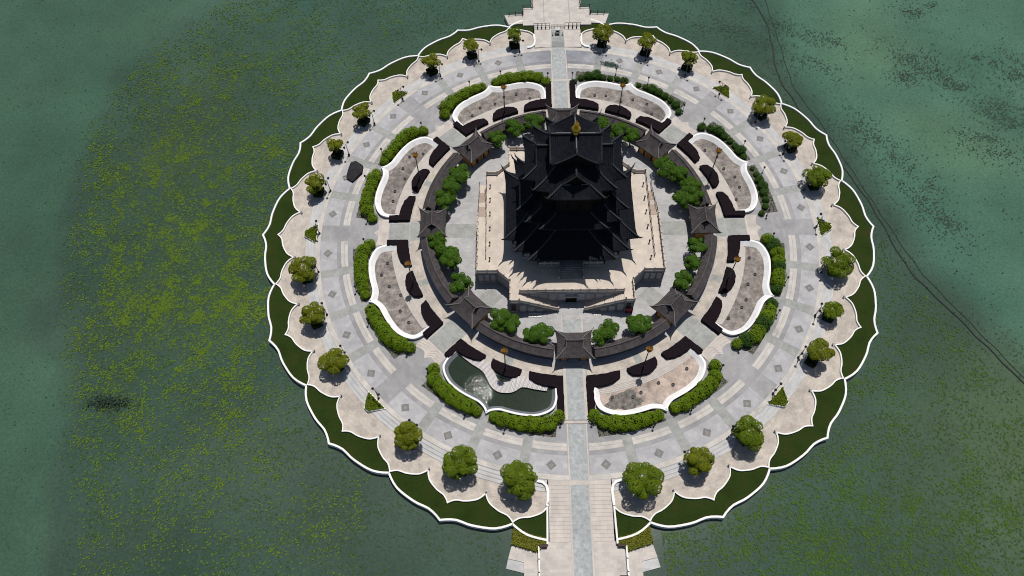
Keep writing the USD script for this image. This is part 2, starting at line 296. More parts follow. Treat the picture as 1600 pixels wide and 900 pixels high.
def left_side(x, y):
    return np.interp(-y, [-68, -47, -25, 11, 63], [-80, -98, -103, -97, -82]) - x     # > 0 outside the lily bed
def sm(x, a, b):
    t = np.clip((x - a) / (b - a), 0, 1); return t * t * (3 - 2 * t)
def nz(x, y, s, seed):
    p = np.stack([x * s, y * s, 0 * x + seed * 7.3], -1).reshape(-1, 3)
    return (np.asarray(meshkit.fbm(p, 4, seed)).reshape(np.shape(x)) - 0.5) * 3
x, y = pts[:, 0], pts[:, 1]
wob = nz(x, y, 0.06, 3) * 6
fl = sm(left_side(x, y) + wob, -3, 5)[:, None]; fr = sm(net_side(x, y) + wob * 0.5, 0, 9)[:, None]; fn = sm(y, 30, 75)[:, None]
mid = np.array([0.033, 0.060, 0.044]); lft = np.array([0.040, 0.084, 0.054]); rgt = np.array([0.047, 0.105, 0.074]); top = np.array([0.038, 0.079, 0.057])
tint = mid * (1 - fn) + top * fn
tint = tint * (1 - fl) + lft * fl; tint = tint * (1 - fr) + rgt * fr
mud = np.exp(-(((x + 45) / 28) ** 2 + ((y + 45) / 14) ** 2))[:, None]; tint = tint + mud * np.array([0.010, 0.006, 0.004])
nb = nz(x, y, 0.028, 9)[:, None]; tint = tint * (1 + 0.14 * nb) + fr * (np.clip(nb, 0, 1.2) * np.array([0.015, 0.013, 0.000]) - np.clip(-nb, 0, 1.2) * np.array([0.012, 0.006, -0.006])) + (1 - fr) * np.clip(nz(x, y, 0.05, 17), 0, 1)[:, None] * np.array([0.006, 0.004, 0.002])
for cx, cy, sx, sy, k in ((72, 50, 14, 12, 1), (84, 18, 14, 8, 1), (82, -48, 26, 26, 1.9), (78, 28, 8, 5, 0.7)):
    tint = tint + k * np.exp(-(((x - cx) / sx) ** 2 + ((y - cy) / sy) ** 2))[:, None] * np.array([0.015, 0.018, 0.003])
wat = obj('water', (pts, quads), 'lake_water', kind='structure', label='green lake water around the island')
UsdGeom.PrimvarsAPI(wat).CreatePrimvar('tint', Sdf.ValueTypeNames.Color3fArray, 'vertex').Set(Vt.Vec3fArray.FromNumpy(tint.astype(np.float32)))
obj('lake_bed', bx((0, 0, -4), (6000, 6000, 0.5)), 'ground_dark', kind='structure', label='lake bed under the water')

# ---------------------------------------------------------------- island outlines
def ogee(a0, r0, a1, r1, amp, n=14):
    """petal edge from a cusp (a0, r0) to a tip (a1, r1): bulges out, then flares to the tip"""
    p0, p1 = P(r0, a0), P(r1, a1); t = np.linspace(0, 1, n)
    o = PchipInterpolator([0, 0.28, 0.55, 0.82, 1], [0, 0.9, 0.6, -0.2, 0])(t) * amp
    d = p1 - p0; nn = np.array([d[1], -d[0]]) / np.linalg.norm(d)
    if nn @ (p0 + p1) < 0: nn = -nn
    return p0 + t[:, None] * d + o[:, None] * nn
SEG = 11.25
def petal(k, step, r0, r1, amp):
    a = k * step
    return np.vstack([ogee(a - step / 2, r0, a, r1, amp), ogee(a + step / 2, r0, a, r1, amp)[::-1][1:]])
INNER = [petal(k, SEG, 53.5, 57.0, 0.72) for k in range(32)]
OUTER = [petal(j, 22.5, 57.25, 60.0, 1.0) for j in range(16)]
inner_poly = Polygon(np.vstack([p[:-1] for p in INNER])); outer_poly = Polygon(np.vstack([p[:-1] for p in OUTER]))
CAUSE = unary_union([sbox(-5.3, 49.3, 5.3, 90), sbox(-5.3, -90, 5.3, -49.0)])
steps_r = [50.0, 50.65, 51.3]
terr = inner_poly.difference(disc(51.3)).difference(CAUSE)
obj('petal_terrace', prism(terr, -1.6, -0.4), 'petal_stone', kind='structure', label='sand-coloured scalloped stone terrace inside the white parapets')
obj('lawn', prism(outer_poly.difference(inner_poly.buffer(-0.05)).difference(CAUSE.buffer(0.1)), -1.7, -0.4), 'lawn', kind='stuff', category='lawn', label='dark green grass filling the outer petals of the island rim')
# blades of the lawn
def scatter(poly, n, seed):
    r = np.random.default_rng(seed); x0, y0, x1, y1 = poly.bounds; out = []
    from shapely import contains_xy
    while sum(map(len, out)) < n:
        q = r.uniform((x0, y0), (x1, y1), (n * 2, 2)); out.append(q[contains_xy(poly, q[:, 0], q[:, 1])])
    return np.vstack(out)[:n]
def cards(c, nrm, size, r, aspect=1.0, fold_=0.0):
    """small leaf quads at c facing nrm"""
    n = len(c); nrm = nrm / (np.linalg.norm(nrm, axis=1, keepdims=True) + 1e-9)
    t = np.cross(nrm, r.normal(size=(n, 3))); t /= np.linalg.norm(t, axis=1, keepdims=True) + 1e-9; b = np.cross(nrm, t)
    s = np.asarray(size).reshape(-1, 1) * 0.5
    v = np.stack([c - t * s, c - b * s * aspect + nrm * s * fold_, c + t * s, c + b * s * aspect + nrm * s * fold_], 1)
    return v.reshape(-1, 3), np.arange(n * 4).reshape(-1, 4)

plz = disc(49.35)
PLAZA = obj('plaza', prism(plz, -1.6, 0), 'plaza_stone', kind='structure', label='round grey stone plaza')
def piece(name, g, z, mat, parent=None, zb=-0.03):
    for p in polys(g): obj(name, prism(p, zb, z), mat, parent or PLAZA)
for i, r in enumerate(steps_r):
    ring = sector(49.0 if i == 0 else steps_r[i - 1], r, 6.2, 173.8), sector(49.0 if i == 0 else steps_r[i - 1], r, 186.2, 353.8)
    for g in ring: obj('rim_step', prism(g.difference(CAUSE.buffer(0.02)).difference(disc(49.3)), -1.6, -0.1 * (i + 1)), 'step_stone', PLAZA)
for k in range(32):
    half = lambda r, kk: math.degrees(math.asin((1.85 if kk % 4 == 0 else 0.85) / r))
    a0, a1 = k * SEG, (k + 1) * SEG; k1 = (k + 1) % 32
    piece('paving_panel', sector(45.1, 48.35, a0 + half(46.8, k), a1 - half(46.8, k1)), 0.008, 'panel_stone')
    piece('cream_band', sector(43.0, 43.6, a0 + half(43.6, k), a1 - half(43.6, k1)), 0.008, 'cream_stone')
    piece('cream_band', sector(43.66, 44.3, a0 + half(43.6, k), a1 - half(43.6, k1)), 0.008, 'cream_stone')
    if k % 4: piece('cross_strip', sector(42.0, 48.3, a0 - half(46.8, k) + 0.12, a0 + half(46.8, k) - 0.12), 0.005, 'cross_stone')
    piece('cream_border', sector(48.4, 49.32, a0 + 0.03, a1 - 0.03), 0.006, 'cream_stone')
    if k not in (0, 31):
        c = P(46.85, a0 + SEG / 2); d = 0.92
        piece('paving_diamond', affinity.rotate(Polygon(c + np.array([(d, 0), (0, d), (-d, 0), (0, -d)])), -(a0 + SEG / 2), origin=tuple(c)), 0.013, 'diamond_stone')
        q = 0.36; piece('paving_diamond', affinity.rotate(Polygon(c + np.array([(q, 0), (0, q), (-q, 0), (0, -q)])), -(a0 + SEG / 2), origin=tuple(c)), 0.018, 'slate_light')

# plateau of the inner ring, radial roads
PZ = 0.3
def B(m, r, f): return P(r, m + f)
RIM_O = np.array([(31.9, 16.5), (33.6, 17.1), (35.2, 17.3), (36.8, 16.8), (38.2, 14.6), (39.1, 11), (39.35, 7), (39.4, 3.4), (39.95, 1.2), (40.85, 0)])
def rim_curve(m, off=0.0, n=60):
    """outline of a basin rim around the bed at angle m, from one end over the outer tip to the other; off: moved inwards"""
    d = np.concatenate([[0], np.cumsum(np.hypot(np.diff(RIM_O[:, 0]), np.diff(RIM_O[:, 1]) * 0.65))]); t = np.linspace(0, d[-1], n)
    h = np.stack([PchipInterpolator(d, RIM_O[:, 0])(t), PchipInterpolator(d, RIM_O[:, 1])(t)], 1)
    full = np.vstack([h, (h * [1, -1])[::-1][1:]])
    p = B(m, full[:, 0], full[:, 1])
    if off:
        t_ = np.gradient(p, axis=0); t_ /= np.linalg.norm(t_, axis=1, keepdims=True); nn = np.stack([-t_[:, 1], t_[:, 0]], 1)
        c = P(35, m); s = np.sign(((c - p) * nn).sum(1)); s[:] = np.sign(s.sum()); p = p + nn * s[:, None] * off
        # keep the neck at the tip simple
    return p
BEDS = [22.5 + 45 * i for i in range(8)]
basin = {m: Polygon(np.vstack([rim_curve(m, 0.5), B(m, 33.4, np.linspace(-15.5, 15.5, 20))])).buffer(0) for m in BEDS}
DIAG = [45 * i for i in range(8)]
def road(a, r0, r1, w):
    u, n = P(1, a), P(1, a + 90); return Polygon([u * r0 - n * w, u * r1 - n * w, u * r1 + n * w, u * r0 + n * w])
plateau = unary_union([disc(33.4)] + [road(a, 30, 35.0 if a % 180 else 38.9, 3.4) for a in DIAG] + [Polygon(rim_curve(m)) for m in BEDS])
plateau = plateau.difference(unary_union([b.buffer(0.0) for b in basin.values()]))
PLAT = obj('inner_plateau', prism(plateau, -0.2, PZ), 'court_stone', kind='structure', label='raised grey stone floor of the inner ring and courtyard')
def ppiece(name, g, z, mat):
    for p in polys(g): obj(name, prism(p, PZ - 0.05, PZ + z), mat, PLAT)
for m in BEDS:
    for s in (-1, 1):
        ppiece('walk_paving', sector(28.9, 30.85, m + s * 1.3, m + s * 18.2), 0.008, 'petal_stone')
    ppiece('walk_strip', sector(28.9, 30.85, m - 1.25, m + 1.25), 0.006, 'cross_stone')
    ppiece('bed_border', sector(30.95, 33.38, m - 15.8, m + 15.8), 0.005, 'basin_step')
for a in DIAG:
    if a % 180:
        ppiece('road_paving', road(a, 31.0, 35.0, 1.9), 0.007, 'cross_stone')
        ppiece('road_border', unary_union([road(a, 31.0, 35.0, 2.2).difference(road(a, 30, 40, 1.95))]), 0.01, 'stair_stone')
        ppiece('walk_paving', sector(28.9, 30.9, a - 4.0, a + 4.0), 0.006, 'cross_stone')
    else:
        ppiece('road_paving', road(a, 28.9, 38.85, 1.45), 0.007, 'green_stone')
        ppiece('road_border', road(a, 28.9, 38.85, 2.0).difference(road(a, 20, 50, 1.5)), 0.01, 'stair_stone')
        # road goes on over the plaza
        piece('road_paving', road(a, 38.95, 49.2, 1.45), 0.02, 'green_stone'); piece('road_border', road(a, 38.95, 49.2, 1.75).difference(road(a, 20, 60, 1.5)), 0.024, 'stair_stone')
        obj('road_step', prism(road(a, 38.9, 39.5, 3.0), -0.05, 0.15), 'stair_stone', PLAT)
# courtyard paving: axis path and slabs in front of the gates
ppiece('court_path', sbox(-1.7, -26.2, 1.7, -19.6), 0.008, 'green_stone')
for s in (-1, 1):
    ppiece('court_path_border', sbox(1.75, -26, 1.95, -18.8) if s > 0 else sbox(-1.95, -26, -1.75, -18.8), 0.012, 'stair_stone')
    ppiece('court_slab', affinity.rotate(sbox(-1.6, 19.5, 1.6, 24.5), 135 * s, origin=(0, 0)), 0.007, 'cross_stone')
    ppiece('court_slab', sbox(17.9, -1.6, 24, 1.6) if s > 0 else sbox(-24, -1.6, -17.9, 1.6), 0.007, 'cross_stone')
# brace-shaped steps where the roads meet the plaza
dir_name = {0: 'at the top', 45: 'at the upper right', 90: 'at the right', 135: 'at the lower right', 180: 'at the bottom', 225: 'at the lower left', 270: 'at the left', 315: 'at the upper left'}
for a in DIAG:
    if a % 180 == 0: continue
    t = thing('curved_steps', f'low brace-shaped stone steps ending the cross road {dir_name[a]} of the inner ring', 'steps', 'brace-shaped steps at the ends of the cross roads')
    for i in range(4):
        r = 35.0 + 0.55 * (i + 1); ff = np.linspace(0, 4.6, 14); tt = ff / 4.6
        lob = r + 0.9 * np.exp(-(tt / 0.16) ** 2) * 0.9 + 0.55 * tt ** 2 - 0.15 * np.sin(np.pi * tt)
        e = np.vstack([B(a, lob[::-1], -ff[::-1]), B(a, lob[1:], ff[1:])])
        g = Polygon(np.vstack([e, B(a, 35.0, np.linspace(4.9, -4.9, 9))])).buffer(0)
        prev = g if i == 0 else g.difference(last)
        obj('tread', prism(prev, -0.05, PZ - 0.065 * (i + 1)), 'stair_stone', t); last = g

# ---------------------------------------------------------------- parapets, posts, outer walls
def wall(line, w, z0, z1):
    return prism(LineString(line).buffer(w / 2, cap_style=2, join_style=2, mitre_limit=2.5), z0, z1)
rk = ranks([k * SEG for k in range(1, 32) if k != 16])
for k in range(1, 32):
    if k == 16: continue
    t = thing('petal_parapet', f'low white parapet of an inner petal, {rk[k * SEG]}', 'parapet', 'white parapets of the inner petals')
    ln = INNER[k]
    obj('wall', wall(ln, 0.17, -0.6, -0.13), 'white_wall', t)
    obj('coping', wall(ln, 0.21, -0.128, -0.04), 'white_wall', t)
    c = P(53.2, k * SEG - SEG / 2); obj('end_post', lathe([(0.0, -0.5), (0.13, -0.5), (0.13, 0.25), (0.19, 0.27), (0.19, 0.36), (0.1, 0.43), (0.0, 0.45)], (*c, 0), 10), 'step_stone', t, smooth=40)
for sy in (1, -1):
    for sx in (1, -1):
        t = thing('corner_wall', f'curved white end wall beside the {"top" if sy > 0 else "bottom"} causeway, {"right" if sx > 0 else "left"} side', 'wall', 'curved end walls at the causeways')
        ln = np.array([(5.45, 53.4), (5.35, 52.2), (5.3, 51), (5.5, 50.1), (6.1, 49.5), (7.0, 49.3)]) * [sx, sy]
        obj('wall', wall(ln, 0.3, -0.9, 0.12), 'white_wall', t); obj('coping', wall(ln, 0.42, 0.122, 0.22), 'white_wall', t)
rj = ranks([j * 22.5 for j in range(16) if j % 8])
for j in range(16):
    for part in polys(LineString(OUTER[j]).buffer(0.165, cap_style=2, join_style=2, mitre_limit=2.5).difference(CAUSE.buffer(0.15))):
        side = 'right' if part.centroid.x > 0 else 'left'
        lb = f'white wall of an outer grass petal, {rj[j * 22.5]}' if j % 8 else f'short white wall of the grass wedge beside the {"top" if j == 0 else "bottom"} causeway, {side} side'
        keys(obj('petal_wall', prism(part, -2.2, -0.1), 'white_wall'), label=lb, category='wall', group='white walls of the outer grass petals')

# ---------------------------------------------------------------- causeways
S = obj('bottom_causeway', prism(sbox(-7.0, -95, 7.0, -58.9), -2.2, -0.8), 'deck_stone', kind='structure', label='pale stone causeway leading away at the bottom of the picture')
obj('stair_landing', prism(sbox(-5.2, -50.0, 5.2, -49.0), -1.6, -0.004), 'stair_stone', S)
for i in range(14):
    y0 = -50.0 - 0.64 * i
    for s in (-1, 1):
        xs = sorted((s * 1.75, s * 5.2)); obj('stair_tread', prism(sbox(xs[0], y0 - 0.65, xs[1], y0), -2.0, -0.05 - 0.054 * i), 'stair_stone', S)
for s in (-1, 1):
    xs = sorted((s * 1.5, s * 1.75))
    obj('ramp_border', strip([(xs[0], -50, 0.03), (xs[1], -50, 0.03)], [(xs[0], -59, -0.74), (xs[1], -59, -0.74)], [(xs[0], -95, -0.74), (xs[1], -95, -0.74)]), 'stair_stone', S)
obj('ramp', strip([(-1.5, -50, 0.0), (1.5, -50, 0.0)], [(-1.5, -59, -0.77), (1.5, -59, -0.77)], [(-1.5, -95, -0.77), (1.5, -95, -0.77)]), 'green_stone', S)
for s, nm in ((-1, 'left'), (1, 'right')):
    t = thing('causeway_wall', f'low white wall with dark end blocks along the bottom causeway, {nm} side', 'wall', 'walls of the bottom causeway')
    obj('wall', wall(np.array([(5.45, -53.5), (5.6, -59.4)]) * [s, 1], 0.28, -1.8, 0.05), 'white_wall', t)
    obj('wall', wall(np.array([(7.0, -59.7), (7.0, -95)]) * [s, 1], 0.25, -1.8, -0.1), 'white_wall', t)
    for yy in (-59.65, -64.4): obj('end_block', bx((s * 6.3, yy, -0.35), (1.3, 0.4, 0.7)), 'lattice', t)
    for n, yy in enumerate(np.arange(-61.5, -90, -2.0)): obj('post', bx((s * 7.0, yy, 0.05), (0.26, 0.26, 0.5)), 'white_wall', t)
    L = thing('water_landing', f'low pale stone landing at the water, {nm} of the bottom causeway', 'landing', 'landings beside the bottom causeway')
    obj('slab', prism(Polygon(np.array([(7.15, -60.6), (11.3, -59.3), (11.9, -61.4), (9.4, -62.0), (9.4, -75), (7.15, -75)]) * [s, 1]), -2.2, -0.95), 'deck_stone', L)
    obj('lower_slab', prism(Polygon(np.array([(9.42, -62.02), (11.92, -61.42), (12.25, -62.9), (9.42, -63.6)]) * [s, 1]), -2.2, -1.1), 'step_stone', L)
    g = Polygon(np.array([(5.8, -59.2), (5.8, -58.4), (8.3, -57.8), (11.0, -56.6), (11.35, -59.25), (7.2, -60.5)]) * [s, 1])
    R = obj('reed_bed', prism(g, -2.0, -0.75), 'leaf_reed'); keys(R, label=f'patch of yellow-green reeds {nm} of the bottom causeway', category='reeds', kind='stuff', group='reed patches beside the bottom causeway')
    q = scatter(g, 2600, 11 + s); r_ = np.random.default_rng(5 + s)
    c = z3(q, -0.9 + r_.uniform(0.05, 0.75, len(q))); nn = r_.normal(size=(len(q), 3)) * [0.6, 0.6, 0.4] + [0, 0, 0.9]
    obj('reed_leaf', cards(c, nn, r_.uniform(0.2, 0.5, len(q)), r_, 0.35), 'leaf_reed', R, kind='stuff')
Nn = obj('top_causeway', prism(unary_union([sbox(-5.3, 49.4, 5.3, 57), sbox(-5.7, 56.9, 5.7, 95), sbox(-7.9, 56.5, 7.9, 62.2)]).difference(disc(49.35)), -2.2, -0.02), 'deck_stone', kind='structure', label='pale stone causeway leading away at the top of the picture')
obj('centre_strip', prism(sbox(-1.45, 49.4, 1.45, 55.0), -0.05, 0.012), 'cross_stone', Nn)
for s in (-1, 1): obj('joint_strip', prism(sbox(*( (2.9, 57, 3.05, 95) if s > 0 else (-3.05, 57, -2.9, 95))), -0.05, 0.004), 'cross_stone', Nn)
for s, nm in ((-1, 'left'), (1, 'right')):
    L = thing('top_landing', f'pale stone landing above the water, {nm} of the top causeway', 'landing', 'landings beside the top causeway')
    obj('slab', prism(Polygon(np.array([(7.92, 57.2), (11.2, 56.9), (12.2, 60.0), (7.92, 60.2)]) * [s, 1]), -2.2, -0.12), 'deck_stone', L)
    obj('railing', rail(np.array([(11.1, 59.9), (8.0, 60.1)]) * [s, 1], -0.1, 0.8, 1.6, False, 0.14), 'lattice', L)
    t = thing('causeway_railing', f'stone-post railing with brown posts along the top causeway, {nm} side', 'railing', 'railings of the top causeway')
    obj('railing', rail(np.array([(7.8, 59.9), (7.8, 62.0), (5.6, 62.0), (5.6, 95)]) * [s, 1], 0.0, 0.85, 1.7, False, 0.15), 'lattice', t)
    obj('kerb', wall(np.array([(5.55, 62.4), (5.55, 95)]) * [s, 1], 0.5, -0.1, 0.14), 'deck_stone', t)
    t = thing('folding_barrier', f'dark metal folding barrier across the top causeway, {nm} half', 'barrier', 'barriers at the top entrance')
    for i in range(4):
        x0 = s * (1.75 + i * 0.93); w_ = s * 0.85; y0, y1 = 55.3, 56.1
        pth = [(x0, y0, 0.02), (x0, y0, 0.9), (x0 + w_, y0, 0.9), (x0 + w_, y0, 0.02)]
        fr = cat(*[tube([a, b], 0.055, 4) for yy in (y0, y1) for a, b in zip([(p[0], yy, p[2]) for p in pth][:-1], [(p[0], yy, p[2]) for p in pth][1:])], *[tube([(xx, y0, 0.9), (xx, y1, 0.9)], 0.055, 4) for xx in (x0, x0 + w_)])
        obj('frame', fr, 'black_metal', t)
t = thing('barrier_rail', 'thin grey sliding rail between the two dark barriers at the top entrance', 'barrier')
obj('rail', cat(*[bx((0, yy, 0.55), (2.9, 0.06, 0.06)) for yy in (55.4, 55.7, 56.0)]), 'wall_stone', t)
for i in range(5): obj('post', bx((-1.4 + i * 0.7, 55.7, 0.28), (0.07, 0.7, 0.56)), 'wall_stone', t)
t = thing('ticket_desk', 'small white booth under the barrier at the top entrance', 'booth')
obj('cabinet', bx((0, 53.9, 0.55), (0.9, 0.7, 1.06)), 'white_paint', t); obj('roof', bx((0, 53.9, 1.16), (1.1, 0.9, 0.12)), 'step_stone', t); obj('window', bx((0, 53.54, 0.72), (0.6, 0.03, 0.4)), 'lattice', t)
obj('counter', bx((0, 53.3, 0.62), (1.0, 0.4, 0.06)), 'wall_stone', t)
for sx in (-1, 1): obj('stanchion', cat(tube([(sx * 1.1, 53.1, 0), (sx * 1.1, 53.1, 1.0)], 0.05), bx((sx * 1.1, 53.1, 0.03), (0.35, 0.35, 0.06))), 'black_metal', t)

# ---------------------------------------------------------------- basins with hedges and lotus lamps
bed_words = {22.5: 'right of the top road', 67.5: 'at the upper right', 112.5: 'at the lower right', 157.5: 'right of the bottom road', 202.5: 'left of the bottom road', 247.5: 'at the lower left', 292.5: 'at the upper left', 337.5: 'left of the top road'}
def hedge_mesh(g, z0, h, amp, seed):
    m_ = man(g.buffer(-0.12).buffer(0.12), z0, z0 + h).refine_to_length(0.3).to_mesh(); v, f = np.array(m_.vert_properties[:, :3]), np.array(m_.tri_verts)
    n_ = np.stack([np.asarray(meshkit.noise(v * 2.3 + s, seed + s)) for s in range(3)], 1) * 2 - 1
    return v + n_ * amp * np.array([1, 1, 0.8]), f
bed_poly = {}
for m in BEDS:
    pond = m == 202.5
    t = thing('lotus_basin', ('flooded lotus-shaped pond with dark green water' if pond else 'empty lotus-shaped stone basin with a white rim') + f', {bed_words[m]}', 'basin', None if pond else 'lotus-shaped basins around the tower')
    o, i1, i2 = rim_curve(m), rim_curve(m, 0.36), rim_curve(m, 1.15)
    if pond:
        obj('rim', strip(z3(o, -0.1), z3(o, 0.75), z3(i1, 0.75), z3(i1, 0.6)), 'basin_white', t)
        obj('rim_lining', strip(z3(i1, 0.7), z3(i2, -0.02)), 'slate', t)
    else:
        obj('rim', strip(z3(o, -0.1), z3(o, 0.75), z3(i1, 0.75), z3(i2, -0.02)), 'basin_white', t)
    fl = Polygon(np.vstack([rim_curve(m, 0.6), B(m, 33.3, np.linspace(-15.8, 15.8, 24))])).buffer(0)
    bed_poly[m] = fl
    obj('floor', prism(fl, -0.06, 0.03), 'basin_floor_cream' if m == 157.5 else 'basin_floor', t)
    if pond:
        obj('pond_water', prism(fl, 0.04, 0.16), 'pond_water', kind='structure', label='dark green pond water in the flooded basin')
    for q in range(0 if pond else 4):
        a_ = 15.6 - q * 0.2; obj('basin_step', prism(sector(33.2, 33.62 + q * 0.3, m - a_, m + a_), -0.05, 0.25 - 0.055 * q), 'basin_step', t)
    if not pond:
        for q, (r_, f_) in enumerate([(35.2, 11.5), (36.6, 7.0), (36.3, 3.2), (35.3, -1.5), (36.4, -6.0), (35.6, -11.0)]):
            c = B(m, r_ + 0.5 * math.sin(q * 5 + m), f_ + 0.6 * math.cos(q * 3 + m)); obj('fountain_nozzle', lathe([(0.0, 0.0), (0.3, 0.02), (0.3, 0.22), (0.2, 0.24), (0.2, 0.12), (0.0, 0.12)], (*c, 0.03), 10), 'nozzle', t)
    if m == 157.5:
        rs = np.random.default_rng(4); an = np.linspace(0, 2 * np.pi, 40, endpoint=False); rad = 1 + 0.16 * np.sin(an * 3 + 1) + 0.1 * np.sin(an * 5) + 0.05 * rs.normal(size=40)
        c = B(m, 36.5, 9.2); tx, nx_ = P(1, m + 99), P(1, m + 9)
        obj('silt_patch', prism(Polygon(c + (np.cos(an) * rad)[:, None] * tx * 3.3 + (np.sin(an) * rad)[:, None] * nx_ * 1.7).buffer(0).intersection(fl), 0.0, 0.036), 'silt', t, label='dark dried silt patch')
    # clipped purple hedges
    hc = Polygon(np.vstack([B(m, 31.1, np.linspace(-5.2, 5.2, 9)), B(m, np.array([31.9, 32.6, 33.1, 33.3, 33.2, 32.7, 31.9]), np.array([5.1, 4.2, 2.2, 0, -2.2, -4.2, -5.1]))]))
    hd = [('middle', hc)]
    longr = lambda a: 38.3 if round(a) % 180 == 0 else 35.1
    for s in (-1, 1):
        e = (m + s * 22.5) % 360; far = longr(e); w0 = 2.05 if round(e) % 180 == 0 else 2.3
        u, n_ = P(1, e), P(1, e + 90) * -s
        edge = lambda r_, w_: u * r_ + n_ * w_
        fo = s * math.degrees(math.asin(0)) 
        arc = B(m, 31.1, s * np.linspace(7.6, 18.0, 8))
        g = Polygon(np.vstack([arc, [edge(31.0, w0), edge(far, w0), edge(far, w0 + 1.15), edge(33.2, w0 + 1.15)], B(m, np.array([33.25, 33.0, 32.4]), s * np.array([13.0, 10.5, 8.2]))])).buffer(0)
        cwise = (s > 0)
        hd.append(('bent clockwise' if cwise else 'bent anticlockwise', g))
    for q, (nm, g) in enumerate(hd):
        lb = f'{"short middle" if q == 0 else "L-shaped clockwise-end" if nm == "bent clockwise" else "L-shaped anticlockwise-end"} dark purple hedge of the basin {bed_words[m]}'
        keys(obj('clipped_hedge', hedge_mesh(g, PZ - 0.05, 0.8, 0.10, int(m) + q), 'purple_hedge', smooth=50), label=lb, category='hedge', group='dark clipped hedges along the basins')
# lotus lamps
lamp0 = None
for m in BEDS:
    c = P(31.9, m); lb = f'tall lamp post with a golden lotus, at the basin {bed_words[m]}'
    if lamp0 is None:
        lamp0 = thing('lotus_lamp', lb, 'lamp post', 'golden lotus lamps at the basins', (*c, PZ), 0)
        obj('pole', cat(tube([(0, 0, 0), (0, 0, 3.2), (0, 0, 7.9)], [0.17, 0.12, 0.09], 8), lathe([(0.0, 0), (0.38, 0.0), (0.38, 0.5), (0.2, 0.7), (0.17, 0.9), (0, 0.9)], n=10)), 'black_metal', lamp0, smooth=40)
        obj('bracket', cat(*[tube([(0, 0, 7.2), (0.35 * math.cos(a), 0.35 * math.sin(a), 7.5), (0.2 * math.cos(a), 0.2 * math.sin(a), 7.9)], 0.03, 4) for a in np.arange(4) * np.pi / 2]), 'copper', lamp0)
        for ring, (n_, out, lift, ln_) in enumerate([(8, 0.85, 0.15, 0.75), (6, 0.5, 0.45, 0.7)]):
            for i in range(n_):
                a = 2 * np.pi * (i + 0.5 * ring) / n_; u = np.array([math.cos(a), math.sin(a), 0]); v_ = np.array([-u[1], u[0], 0])
                rows = []
                for tt, wd in ((0, 0.08), (0.35, 0.26), (0.7, 0.22), (1, 0.02)):
                    p = u * (0.06 + 0.72 * out * math.sin(tt * 1.5)) + np.array([0, 0, 7.85 + lift * 0.4 + ln_ * tt ** 1.6]); rows.append([p - v_ * wd * 0.8, p + np.array([0, 0, -0.05]), p + v_ * wd * 0.8])
                obj('petal', strip(*rows), 'copper', lamp0)
        obj('bulb', lathe([(0, 7.9), (0.28, 8.05), (0.3, 8.3), (0.12, 8.6), (0, 8.65)], n=10), 'gold', lamp0, smooth=60)
    else:
        dup(lamp0, 'lotus_lamp', lb, (*c, PZ), -math.radians(m))
# pond deck
m = 202.5
t = thing('pond_deck', 'grey weathered plank deck curving through the flooded pond', 'deck')
outer = np.array([(-20.0, -26.9), (-18.2, -28.4), (-16.2, -29.9), (-15.5, -31.2), (-14.9, -32.5), (-13.9, -33.5), (-12.8, -33.9), (-11.7, -33.95), (-10.7, -33.7), (-9.2, -32.9), (-7.2, -33.3), (-5.0, -33.7)])
inner = np.array([(-18.7, -25.9), (-17.2, -26.9), (-15.2, -28.3), (-14.4, -29.6), (-14.0, -30.4), (-13.5, -31.4), (-12.6, -31.9), (-11.5, -31.8), (-10.7, -30.9), (-9.4, -30.8), (-7.4, -31.4), (-4.5, -32.2)])
def resample(p, n):
    d = np.concatenate([[0], np.cumsum(np.linalg.norm(np.diff(p, axis=0), axis=1))]); s = np.linspace(0, d[-1], n); return np.stack([PchipInterpolator(d, p[:, k])(s) for k in (0, 1)], 1)
OD, ID = resample(outer, 66), resample(inner, 66)
for i in range(65):
    sh = 0.10
    a, b, c, d = OD[i] * (1 - sh) + OD[i + 1] * sh, OD[i] * sh + OD[i + 1] * (1 - sh), ID[i] * sh + ID[i + 1] * (1 - sh), ID[i] * (1 - sh) + ID[i + 1] * sh
    obj('plank', prism(Polygon([a, b, c, d]).buffer(0), 0.48, 0.55 + 0.012 * rng.random()), ('deck_wood', 'deck_wood_grey', 'deck_wood')[i % 3], t)
obj('joist', cat(prism(LineString(OD * 0.96 + ID * 0.04).buffer(0.06), 0.1, 0.475), prism(LineString(OD * 0.04 + ID * 0.96).buffer(0.06), 0.1, 0.475)), 'lattice', t)

# ---------------------------------------------------------------- foliage
def blob_cards(blobs, n, size, r, up_bias=0.6, aspect=0.7, inner=0.10):
    """leaf quads over the shells of several ellipsoids (cx, cy, cz, rx, rz)"""
    b = np.array(blobs, float); wgt = b[:, 3] ** 2; k = r.choice(len(b), n, p=wgt / wgt.sum())
    d = r.normal(size=(n, 3)); d /= np.linalg.norm(d, axis=1, keepdims=True); d[:, 2] = np.where(d[:, 2] < -0.25, -d[:, 2], d[:, 2])
    rad = np.where(r.random(n) < inner, r.uniform(0.6, 0.92, n), r.uniform(0.93, 1.05, n))
    c = b[k, :3] + d * rad[:, None] * np.stack([b[k, 3], b[k, 3], b[k, 4]], 1)
    nn = d + r.normal(size=(n, 3)) * 0.42 + [0, 0, up_bias]
    v, f = cards(c, nn, r.uniform(0.6, 1.35, n) * size, r, aspect, 0.15)
    nn /= np.linalg.norm(nn, axis=1, keepdims=True); sn = d * 0.6 + nn * 0.5 + [0, 0, 0.25]
    return v, f, np.repeat(sn / np.linalg.norm(sn, axis=1, keepdims=True), 4, 0)
